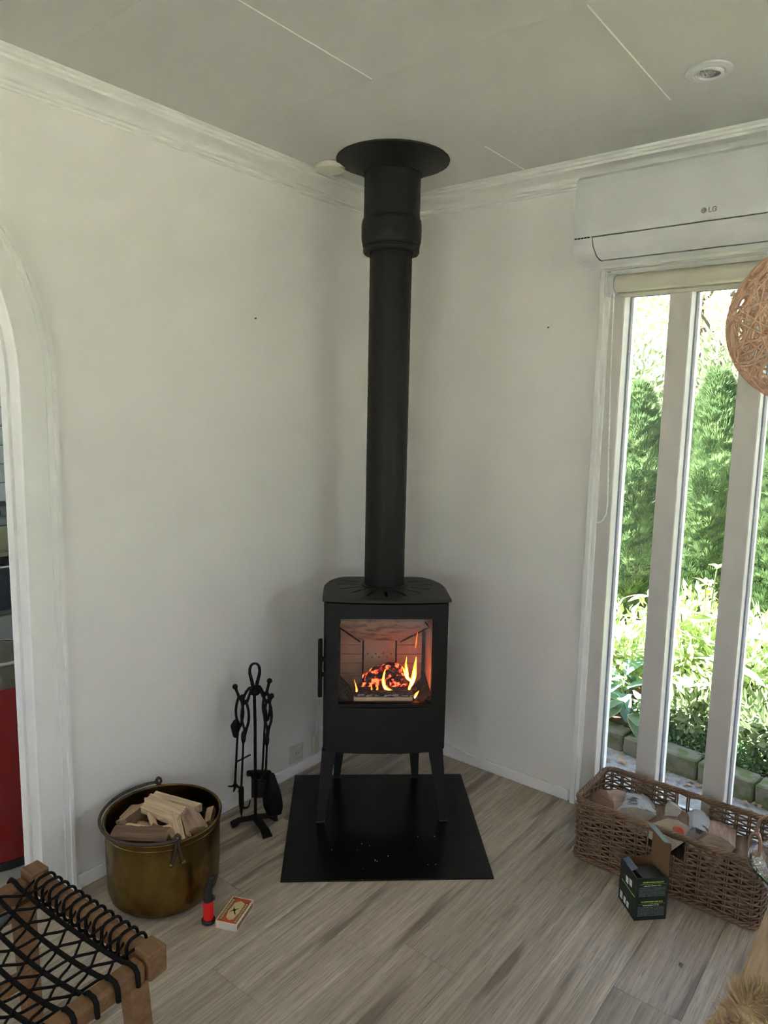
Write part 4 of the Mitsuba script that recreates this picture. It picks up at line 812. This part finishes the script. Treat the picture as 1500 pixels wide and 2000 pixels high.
put('stretcher', sbx(.05, SW - .05, SL - .05, SL - .02, .15, .185, .004), 'stool_wood', t)
def sag(a, b): return ST - .010 - .040 * np.sin(np.pi * np.clip((a - .03) / (SW - .06), 0, 1)) ** .8 * np.sin(np.pi * np.clip((b - .02) / (SL - .04), 0, 1)) ** .6
ac = np.linspace(.075, SW - .075, 7)
for a in ac:
    for da in (0.0,):
        b = np.linspace(.045, SL - .045, 26); pts = [(a, -.001, ST - .050), (a, .001, ST - .022), (a, .010, ST - .0115), (a, .030, ST - .0105)] + [(a, x, sag(a, x) - .001) for x in b] + [(a, SL - .030, ST - .0105), (a, SL - .01, ST - .0115), (a, SL - .001, ST - .022), (a, SL + .001, ST - .05)]
        put('long_cord', tube([sp(p[0] + da, p[1], p[2]) for p in pts], .0056, 8), 'cord_black', t, smooth=True)
nb = 13; bs = np.linspace(.075, SL - .075, nb)
for k, b in enumerate(bs):
    for a0 in (0.0, SW - .046):
        c0, rz, ra_ = a0 + .023, .0305, .0265; th = np.linspace(0, 2 * np.pi, 22)[:-1]
        def sq(x): return np.sign(x) * np.abs(x) ** .62
        lp = [sp(c0 + ra_ * sq(math.cos(x)), b + .002 * math.sin(x), ST - .033 + rz * sq(math.sin(x))) for x in th]
        put('cord_loop', tube(lp, .0036, 6, True), 'cord_black', t, smooth=True)

dl = ac[1] - ac[0]; pb = bs[1] - bs[0]
for k in range(-14, 27, 2):
    for sg in (-1, 1):
        a = np.linspace(.040, SW - .040, 60); b = bs[0] + pb * k + sg * pb * (a - ac[0]) / dl
        ok = (b > .040) & (b < SL - .040)
        if ok.sum() < 6: continue
        a, b = a[ok], b[ok]; wv = .0055 * np.cos(np.pi * (a - ac[0]) / dl + (np.pi if sg > 0 else 0))
        put('cross_cord', tube([sp(x, y, sag(x, y) - .001 + w) for x, y, w in zip(a, b, wv)], .0030, 6), 'cord_black', t, smooth=True)

# ------------------------------------------------------------------ dining table, glass jar, chair with fur throw, pendant lamp
t = thing('dining_table', 'light oak dining table at the right edge by the window', 'table')
put('tabletop', box(-1.70, -.62, -2.92, -1.976, .718, .75, .004), 'oak', t)
for x in (-1.62, -.70):
    for y in (-2.05, -2.84): put('leg', box(x - .035, x + .035, y - .035, y + .035, .0008, .7178, .004), 'oak', t)
put('apron', cat_([box(-1.60, -.72, -2.06, -2.04, .63, .7178)]), 'oak', t); put('apron', box(-1.60, -.72, -2.85, -2.83, .63, .7178), 'oak', t)
JC = (-1.372, -2.030, .7503)
t = thing('glass_jar', 'thick clear glass lantern jar with copper wire handle on the oak table', 'jar')
put('glass', lathe([(0, 0), (.044, 0), (.050, .006), (.053, .018), (.060, .04), (.073, .062), (.085, .078), (.092, .084), (.092, .090), (.084, .088), (.069, .066), (.054, .04), (.045, .022), (.03, .016), (0, .015)], 56, JC), 'clear_glass', t, smooth=50)
jd = np.array([.16, .987, 0]); jp = lambda r, z: np.add(JC, jd * r + (0, 0, z))
put('handle', tube(spline([jp(.079, .078), jp(.088, .070), jp(.096, .082), jp(.094, .108), jp(.084, .118), jp(.078, .104), jp(.078, .085)], 6, True), .0034, 8, True), 'copper', t, smooth=True)
put('bail', tube(spline([jp(.084, .112), jp(.086, .124), jp(.078, .150), jp(.04, .178), jp(0, .188), jp(-.04, .178), jp(-.078, .150), jp(-.088, .11), jp(-.094, .085)], 8), .0030, 8), 'copper', t, smooth=True)
t = thing('dining_chair', 'oak dining chair pushed in at the end of the table under a fur throw', 'chair')
put('seat', box(-1.83, -1.43, -2.62, -2.20, .44, .465, .006), 'oak', t)
put('backrest', box(-1.865, -1.840, -2.56, -2.02, .52, .905, .008), 'oak', t)
for x, y, z in ((-1.85, -2.60, .52), (-1.85, -2.22, .52), (-1.45, -2.60, .44), (-1.45, -2.22, .44)): put('leg', box(x - .017, x + .017, y - .017, y + .017, .0008, z, .003), 'oak', t)
fg = []
fr = np.random.default_rng(5)
def fsurf(u, v):   # u across the backrest, v over it: front drop .. top .. back drop
    L_ = .62; s = v * .62 - .31; y = -2.575 + .59 * u + .03 * np.sin(v * 9)
    z = np.where(np.abs(s) < .05, .918 + .020 * np.cos(s / .05 * 1.57), .916 - (np.abs(s) - .05)); x = -1.8525 + np.clip(s, -.05, .05) * .62
    return np.stack([x, y, z + .014 * np.sin(u * 7 + v * 5)], -1)
U, Vv = np.meshgrid(np.linspace(0, 1, 40), np.linspace(0, 1, 36), indexing='ij'); G = fsurf(U, Vv)
gi = np.arange(40 * 36).reshape(40, 36); q = np.stack([gi[:-1, :-1], gi[:-1, 1:], gi[1:, 1:], gi[1:, :-1]], -1).reshape(-1, 4)
base = trimesh.Trimesh(G.reshape(-1, 3), np.vstack([q[:, [0, 1, 2]], q[:, [0, 2, 3]]]), process=False)
nF = 60000; u, v = fr.random(nF), fr.random(nF); P0 = fsurf(u, v); e_ = 1e-3
nn = np.cross(fsurf(u + e_, v) - P0, fsurf(u, v + e_) - P0); nn /= np.linalg.norm(nn, axis=1, keepdims=True)
sgn = np.sign(np.sum(nn * (P0 - np.array([-1.8525, -2.28, .76])), 1)); nn *= sgn[:, None]
cl = np.stack([meshkit.fbm(P0 * 45, 2, s) - .5 for s in (1, 2, 3)], 1)
dv = nn + cl * 3.0 + fr.normal(0, .22, (nF, 3)); dv /= np.linalg.norm(dv, axis=1, keepdims=True); ln = fr.uniform(.010, .019, nF)[:, None]
sd = np.cross(dv, fr.normal(0, 1, (nF, 3))); sd /= np.linalg.norm(sd, axis=1, keepdims=True)
mid = P0 + dv * ln * .6; tip = P0 + dv * ln + cl * .012
vv = np.stack([P0 - sd * .0006, P0 + sd * .0006, mid + sd * .0005, mid - sd * .0005, tip], 1).reshape(-1, 3); k = np.arange(nF)[:, None] * 5
ff = np.concatenate([k + [0, 1, 2], k + [0, 2, 3], k + [3, 2, 4]], 0)
put('fur_throw', cat_([base, trimesh.Trimesh(vv, ff, process=False)]), 'fur', label='fluffy light brown fur throw draped over the dining chair back', cat='throw')
# rattan pendant lamp
LCn = np.array([-.690, -1.869, 1.841]); LR = .2
t = thing('pendant_lamp', 'round woven rattan pendant lamp hanging over the table by the window', 'pendant lamp')
st = []; lr = np.random.default_rng(11)
for i in range(215):
    n = lr.normal(0, 1, 3); n /= np.linalg.norm(n); h0 = lr.uniform(-.55, .55); a = np.cross(n, lr.normal(0, 1, 3)); a /= np.linalg.norm(a); b = np.cross(n, a)
    th0, ext = lr.uniform(0, 6.28), lr.uniform(1.2, 3.0); th = np.linspace(th0, th0 + ext, 22); rr = math.sqrt(1 - h0 * h0); R_ = LR * lr.uniform(.975, 1.0)
    pts = LCn + R_ * (n * (h0 + .02 * np.sin(th * 3))[:, None] + rr * (np.cos(th)[:, None] * a + np.sin(th)[:, None] * b))
    pts = LCn + (pts - LCn) / np.linalg.norm(pts - LCn, axis=1, keepdims=True) * R_
    st.append(tube(pts, .0031, 4))
put('shade', cat_(st), 'rattan', t, kind='stuff', smooth=True)
put('cord', tube([LCn + [0, 0, .12], LCn + [0, 0, .4], (LCn[0], LCn[1], ZC - .02)], .003, 6), 'black_plastic', t)
put('canopy', lathe([(0, ZC - .03), (.04, ZC - .028), (.045, ZC - .004), (.045, ZC - .0005), (0, ZC - .0005)], 28, (LCn[0], LCn[1], 0)), 'plastic_white', t, smooth=40)
put('socket', cyl(LCn + [0, 0, .06], LCn + [0, 0, .12], .018, 14), 'black_plastic', t, smooth=40)
put('bulb', mv(trimesh.creation.icosphere(subdivisions=3, radius=.034), *(LCn + [0, 0, .03])), 'plastic_white', t, smooth=True)
# crumbs on the hearth and a leaf scrap on the floor
cr = []
for i in range(13):
    u, v = (rng.normal(-.10, .06), rng.normal(-.22, .05)) if i < 8 else (rng.uniform(-.3, .3), rng.uniform(-.3, -.1)); g = rock(trimesh.creation.icosphere(subdivisions=0, radius=rng.uniform(.0012, .0026)), .0006, 300, i); cr.append(tf(mv(g, u, v, .0085), SM))
put('bark_crumbs', cat_(cr), 'bark_reddish', label='tiny bark crumbs scattered on the black hearth plate', cat='crumbs', kind='stuff')
lf = trimesh.Trimesh([[-.66, -1.67, .002], [-.655, -1.681, .006], [-.645, -1.683, .003], [-.648, -1.672, .008]], [[0, 1, 3], [1, 2, 3]], process=False); put('leaf_scrap', lf, 'leaf_mid', label='small green leaf scrap lying on the wooden floor', cat='leaf')

# ------------------------------------------------------------------ garden outside the window
struct('ground', box(-30, 30, -30, 30, -.6, -.16), 'lawn', label='lawn around the house')
def edge_x(y): return .78 + .167 * (y + 1.02)
struct('terrace', cat_([box(-12, .1, -9, Y0 - .1, -.16, -.10), box(-12, X0 - .1, Y0 - .1, 5, -.16, -.10)]), 'terrace', label='pale stone terrace outside behind the camera')
pav = Polygon([(.105, -5), (edge_x(-5) + .05, -5), (edge_x(3) + .05, 3), (.105, 3)])
struct('pavement', mv(extr(pav, .06), 0, 0, -.16), 'paving', label='grey gravelly pavement strip along the house')
bed = [(edge_x(y) + .06, y) for y in np.linspace(-5, 3, 30)]
bxs = np.linspace(0, 1, 24); bv = []
for (x, y) in bed:
    for s in bxs:
        X = x + s * (7 - x); bv.append((X, y, -.045 + .10 * s + .03 * (meshkit.fbm(np.array([[X * 3, y * 3, 0]]), 3, 2)[0] - .5)))
gi = np.arange(len(bed) * 24).reshape(-1, 24); q = np.stack([gi[:-1, :-1], gi[:-1, 1:], gi[1:, 1:], gi[1:, :-1]], -1).reshape(-1, 4)
struct('flower_bed', trimesh.Trimesh(np.array(bv), np.vstack([q[:, [0, 1, 2]], q[:, [0, 2, 3]]])[:, ::-1], process=False), 'soil', smooth=True, label='dark soil of the garden bed')
y = .55
ei = 0
while y > -3.2:
    L = rng.uniform(.17, .26); g = box(-.055, .055, -L / 2 + .004, L / 2 - .004, -.13, rng.uniform(-.012, .004), .008).subdivide().subdivide().subdivide()
    g = rot(rock(g, .006, 14, ei), math.degrees(-.165) + rng.uniform(-4, 4), (0, 0, 1)); yc = y - L / 2
    put('edging_stone', mv(g, edge_x(yc) + .05, yc, 0), 'stone_mossy', smooth=40, label='mossy edging stone of the garden bed, %s from the far left end of the row' % ('first second third fourth fifth sixth seventh eighth ninth tenth eleventh twelfth thirteenth fourteenth fifteenth sixteenth seventeenth eighteenth nineteenth twentieth twenty-first twenty-second'.split()[ei]), cat='edging stone', group='edging stones along the garden bed'); y -= L; ei += 1
# fallen leaves along the edging
lv, lf_ = [], []
for i in range(420):
    y = rng.uniform(-3.0, .4); far = rng.random() < .3
    x = edge_x(y) + (rng.uniform(.12, .5) if far else -abs(rng.normal(.0, .12)) - .01); z = (-.03 if far else -.098) + rng.uniform(0, .012); a = rng.uniform(0, 6.28); s = rng.uniform(.010, .028)
    c, sn = math.cos(a), math.sin(a); k = len(lv)
    for u, w, h in ((-1, 0, 0), (0, -.5, .25), (1, 0, .1), (0, .5, .3), (0, 0, -.02)): lv.append((x + s * (u * c - w * sn), y + s * (u * sn + w * c), z + s * h * rng.uniform(.3, 1.4)))
    lf_ += [(k, k + 1, k + 4), (k + 1, k + 2, k + 4), (k + 2, k + 3, k + 4), (k + 3, k, k + 4)]
put('fallen_leaves', trimesh.Trimesh(lv, lf_, process=False), 'litter', label='dry brown fallen leaves along the foot of the edging stones', cat='fallen leaves', kind='stuff')
def leafmesh(L, W, droop, fold, n=6, pow_=.8):
    v, f, uv = [], [], []
    for i in range(n + 1):
        s = i / n; w = W * math.sin(math.pi * min(max(s, .03), .985)) ** pow_ * (1 - .25 * s)
        for t_ in (-1, -.5, 0, .5, 1): v.append((s * L, t_ * w, -droop * L * s * s + fold * w * abs(t_))); uv.append((s, t_))
    for i in range(n):
        for j in range(4):
            a = i * 5 + j; f += [(a, a + 5, a + 6), (a, a + 6, a + 1)]
    return trimesh.Trimesh(v, f, process=False), np.array(uv)
def leaf_at(p, az, el, roll=0, s=1.0):
    d = np.array([math.cos(az) * math.cos(el), math.sin(az) * math.cos(el), math.sin(el)]); b = np.array([-math.sin(az), math.cos(az), 0]); u = np.cross(d, b)
    c, sn = math.cos(roll), math.sin(roll); return frame(p, d * s, (b * c + u * sn) * s, (u * c - b * sn) * s)
HL = [mikit.ply(m, 'm_leaf_hosta', smooth=True, uv=uv) for m, uv in (leafmesh(.13, .050, .45, .25), leafmesh(.11, .046, .7, .2))]
HB = [mikit.ply(m, 'm_leaf_blue', smooth=True, uv=uv) for m, uv in (leafmesh(.17, .055, .55, .3), leafmesh(.15, .05, .8, .25))]
BL = [mikit.ply(m, 'm_leaf_bright', smooth=True, uv=uv) for m, uv in (leafmesh(.15, .024, .25, .3), leafmesh(.12, .020, .1, .4), leafmesh(.17, .027, .4, .2))]
ML = [mikit.ply(m, 'm_leaf_mid', smooth=True, uv=uv) for m, uv in (leafmesh(.13, .026, .3, .3), leafmesh(.11, .023, .1, .4))]
YL = [mikit.ply(m, 'm_leaf_yellow', smooth=True, uv=uv) for m, uv in (leafmesh(.08, .022, .3, .3), leafmesh(.07, .02, .1, .4))]
gr = np.random.default_rng(21)
def hosta(p, n, plies, lab, s=1.0):
    t = thing('hosta', lab, 'plant')
    for i in range(n):
        az, el, r, h = gr.uniform(0, 6.28), gr.uniform(-.1, .9), gr.uniform(.01, .09) * s, gr.uniform(.05, .16) * s
        q = np.array(p) + [r * math.cos(az), r * math.sin(az), h]; put('leaf', None, None, t, shape=plies[i % 2], tw=leaf_at(q, az, el, gr.uniform(-.3, .3), s * gr.uniform(.75, 1.15)))
        if i % 4 == 0: put('stem', tube([p, q], .003, 5), 'leaf_mid', t)
hosta((.98, -.955, -.03), 26, HL, 'variegated low hosta with pale edged leaves hanging over the edging stone behind the first pane', 1.0)
hosta((1.12, -.84, .00), 14, HB, 'blue green hosta rising behind the variegated one at the left of the window', 1.15)
hosta((1.02, -.70, -.02), 16, HL, 'second variegated hosta further left behind the window side frame', 1.0)
def cloud(n, c, rad, L, W, seed, shell=.5, flatz=1.0, up=.3):
    r = np.random.default_rng(seed); d = r.normal(0, 1, (n, 3)); d /= np.linalg.norm(d, axis=1, keepdims=True)
    rr = shell + (1 - shell) * r.random(n) ** .6; lump = .72 + .56 * meshkit.fbm(d * 2.2 + seed, 3, seed)
    P = np.array(c) + d * (rr * lump)[:, None] * np.array(rad); ax = d + r.normal(0, .7, (n, 3)) + [0, 0, up]; ax /= np.linalg.norm(ax, axis=1, keepdims=True)
    s = np.cross(ax, r.normal(0, 1, (n, 3))); s /= np.linalg.norm(s, axis=1, keepdims=True); nn = np.cross(ax, s)
    l, w = L * r.uniform(.6, 1.3, n)[:, None], W * r.uniform(.7, 1.2, n)[:, None]
    v = np.stack([P, P + ax * l * .5 + s * w + nn * w * .3, P + ax * l, P + ax * l * .5 - s * w + nn * w * .3], 1).reshape(-1, 3); k = np.arange(n)[:, None] * 4
    return trimesh.Trimesh(v, np.concatenate([k + [0, 1, 2], k + [0, 2, 3]], 0), process=False)
def shrub(p, H, R, n, plies, lab, kind='leafy_shrub'):
    t = thing(kind, lab, 'shrub'); p = np.array(p, float)
    if R > .1: put('inner_leaves', cloud(700, p + [0, 0, H * .42], (R * 1.05, R * 1.05, H * .45), .085, .016, int(900 * R + 100 * H), .1, up=.4), 'leaf_bright' if plies is BL else 'leaf_mid', t, kind='stuff')
    ns = max(4, n // 9); i = 0
    for k in range(ns):
        az = 6.28 * k / ns + gr.uniform(-.4, .4); r = R * math.sqrt(gr.uniform(.02, 1)); tip = p + [r * math.cos(az), r * math.sin(az), H * gr.uniform(.45, 1.0)]
        put('stem', tube(spline([p, p + (tip - p) * .5 + [0, 0, .05], tip], 4), .004, 5), 'leaf_mid', t)
        for j in range(n // ns):
            if j < 5: q, e = tip, gr.uniform(-.15, .7)
            else: q, e = p + (tip - p) * gr.uniform(.45, .9), gr.uniform(-.3, .5)
            put('leaf', None, None, t, shape=plies[i % len(plies)], tw=leaf_at(q, 6.28 * j / 5 + gr.uniform(-.4, .4), e, gr.uniform(-.4, .4), gr.uniform(.8, 1.25))); i += 1
SHR = [((1.42, -.70, .0), .52, .26, 40, BL, 'bright leafy shrub glowing in the sun behind the hostas at the left pane'),
       ((1.45, -1.10, .0), .62, .26, 40, BL, 'tall bright leafy shrub standing behind the second pane of the window'),
       ((1.36, -1.42, .0), .50, .26, 40, BL, 'large pale leaved shrub behind the right pane of the window'),
       ((1.85, -.95, .02), .62, .28, 40, BL, 'leafy shrub in front of the conifers between first and second pane'),
       ((1.10, -1.22, -.02), .26, .18, 28, ML, 'low green leafy plant close to the edging behind the second pane'),
       ((1.08, -1.60, -.02), .30, .20, 28, ML, 'low green leafy plant close to the edging behind the right pane'),
       ((1.9, -1.40, .02), .55, .28, 30, BL, 'leafy shrub in front of the conifer behind the right pane'),
       ((1.4, -1.9, .0), .52, .28, 30, BL, 'bright leafy shrub in the bed right of the visible panes')]
for a in SHR: shrub(*a)
shrub((1.62, -1.13, .02), .86, .07, 30, YL, 'slender shrub with yellow leaves in front of the conifers at the middle pane', 'yellow_shrub')
# ground cover along the edging: joined small leaves
for i, (x, y, rx, ry) in enumerate(((.95, -1.22, .13, .16), (.90, -1.46, .12, .14), (1.05, -1.05, .14, .14), (.93, -1.75, .14, .2), (1.15, -1.45, .2, .2))):
    put('ground_cover', cloud(1500, (x, y, -.02), (rx, ry, .09), .026, .007, 60 + i, .2), 'leaf_cover', label='low ground cover of small green leaves creeping along the edging stones', cat='ground cover', group='ground cover along the edging', kind='stuff')
# conifers: columns of flat feathery sprays
def thuja(seed, H=1.85, R=.245, n=6800):
    r = np.random.default_rng(seed); v, f = [], []
    z = H * r.random(n) ** .85; az = r.uniform(0, 6.28, n); t_ = z / H
    prof = R * np.clip((1 - t_) * 3.2, .03, 1) ** .75 * (.80 + .4 * meshkit.fbm(np.stack([np.cos(az) * 1.6, np.sin(az) * 1.6, z * 3.0], 1), 3, seed)); rad = prof * (.55 + .45 * r.random(n) ** .5)
    P = np.stack([rad * np.cos(az), rad * np.sin(az), z], 1)
    d = np.stack([np.cos(az), np.sin(az), .9 + .9 * r.random(n)], 1) + r.normal(0, .35, (n, 3)); d /= np.linalg.norm(d, axis=1, keepdims=True)
    s = np.cross(d, np.stack([np.cos(az), np.sin(az), az * 0], 1)) + r.normal(0, .25, (n, 3)); s /= np.linalg.norm(s, axis=1, keepdims=True); L = r.uniform(.05, .10, n)
    out, ff = [], []; k = 0
    for a in (-.95, -.68, -.42, -.2, 0.02, .22, .45, .7, .98):
        b = (a + r.normal(0, .06, n)); dd = d * np.cos(b)[:, None] + s * np.sin(b)[:, None]; e = np.cross(dd, np.cross(d, s)); e /= np.linalg.norm(e, axis=1, keepdims=True); l = (L * (1 - .35 * abs(a)))[:, None]
        out.append(np.stack([P + dd * l * .12, P + dd * l * .6 + e * l * .042, P + dd * l, P + dd * l * .6 - e * l * .042], 1))
    V = np.concatenate(out, 0).reshape(-1, 3); k = np.arange(len(V) // 4)[:, None] * 4
    return trimesh.Trimesh(V, np.concatenate([k + [0, 1, 2], k + [0, 2, 3]], 0), process=False)
TH = [mikit.ply(thuja(3), 'm_leaf_thuja'), mikit.ply(thuja(4), 'm_leaf_thuja')]
TL = [(2.25, -.44, .98, 'first conifer from the left, behind the first pane of the window'), (2.30, -.93, 1.02, 'second conifer, behind the second pane of the window'), (2.25, -1.36, 1.0, 'third conifer, behind the right pane of the window'), (2.3, .05, 1.03, 'conifer left of the first pane, hidden by the wall from inside'), (2.3, -1.85, 1.0, 'fourth conifer, right of the visible panes'), (2.3, -2.35, 1.05, 'fifth conifer, furthest right in the row')]
for i, (x, y, s, lab) in enumerate(TL):
    t = thing('conifer', 'feathery green column shaped ' + lab, 'conifer'); a = 1.3 * i
    M = frame((x, y, .0), (math.cos(a) * .98, math.sin(a) * .98, 0), (-math.sin(a) * .98, math.cos(a) * .98, 0), (0, 0, s))
    put('foliage', None, None, t, shape=TH[i % 2], tw=M, kind='stuff'); put('trunk', tube([(x, y, -.05), (x, y, .8 * s), (x, y, 1.7 * s)], [.03, .02, .004], 7), 'trunk', t)
# taller bushes and trees behind
BG = [(3.35, .10, 1.15, .56, 1.15, 'leaf_mid'), (3.45, -.72, 1.25, .56, 1.15, 'leaf_mid'), (3.35, -1.54, 1.20, .56, 1.10, 'leaf_mid'), (3.45, -2.40, 1.2, .6, 1.15, 'leaf_mid'), (3.4, .95, 1.2, .56, 1.15, 'leaf_mid')]
for i, (x, y, z, r, rz, m) in enumerate(BG):
    t = thing('tall_bush', 'tall broad leaved bush behind the row of conifers, %s from the left' % ['second', 'third', 'fourth', 'fifth', 'first'][i], 'bush')
    put('foliage', cloud(4200, (x, y, z), (r, r, rz), .085, .017, 80 + i, .45, up=.5), m, t, kind='stuff'); put('trunk', tube([(x, y, -.05), (x + .02, y, .6), (x, y + .03, 1.3)], [.045, .035, .015], 7), 'trunk', t)
TR = [(4.8, .95, 2.7, .8, 1.0), (4.9, -.35, 2.75, .8, 1.0), (4.8, -1.65, 2.7, .8, 1.0), (6.5, .35, 3.5, .95, 1.2), (6.5, -1.3, 3.6, .95, 1.2), (4.9, -3.1, 2.8, .9, 1.1)]
for i, (x, y, z, r, rz) in enumerate(TR):
    t = thing('garden_tree', 'light green tree rising against the bright sky beyond the bushes, %s' % ['at the left', 'in the middle', 'at the right', 'far back left', 'far back right', 'out to the right'][i], 'tree')
    put('foliage', cloud(1500, (x, y, z), (r, r, rz), .095, .022, 120 + i, .25, up=.3), 'leaf_tree', t, kind='stuff')
    put('trunk', tube(spline([(x, y, -.05), (x + .05, y + .03, 1.2), (x - .03, y, 2.2), (x, y, z + .4)], 4), np.linspace(.075, .012, 13), 8), 'trunk', t)
    for k in range(5):
        a = 1.26 * k + i; put('branch', tube(spline([(x, y, z - .7 + .15 * k), (x + .3 * r * math.cos(a), y + .3 * r * math.sin(a), z - .35 + .15 * k), (x + .75 * r * math.cos(a), y + .75 * r * math.sin(a), z + .05 + .15 * k)], 4), np.linspace(.022, .004, 9), 6), 'trunk', t)
# a hedge all along the far side of the garden, beyond the trees
put('far_hedge', cat_([cloud(5000, (8.5, -4 + 4.0 * i, 1.0), (.9, 2.4, 1.6), .16, .05, 150 + i, .6) for i in range(4)] + [box(8.2, 8.8, -6.5, 10, -.2, 2.0).subdivide()]), 'leaf_mid', label='long green hedge closing the far side of the garden', cat='hedge', kind='stuff')
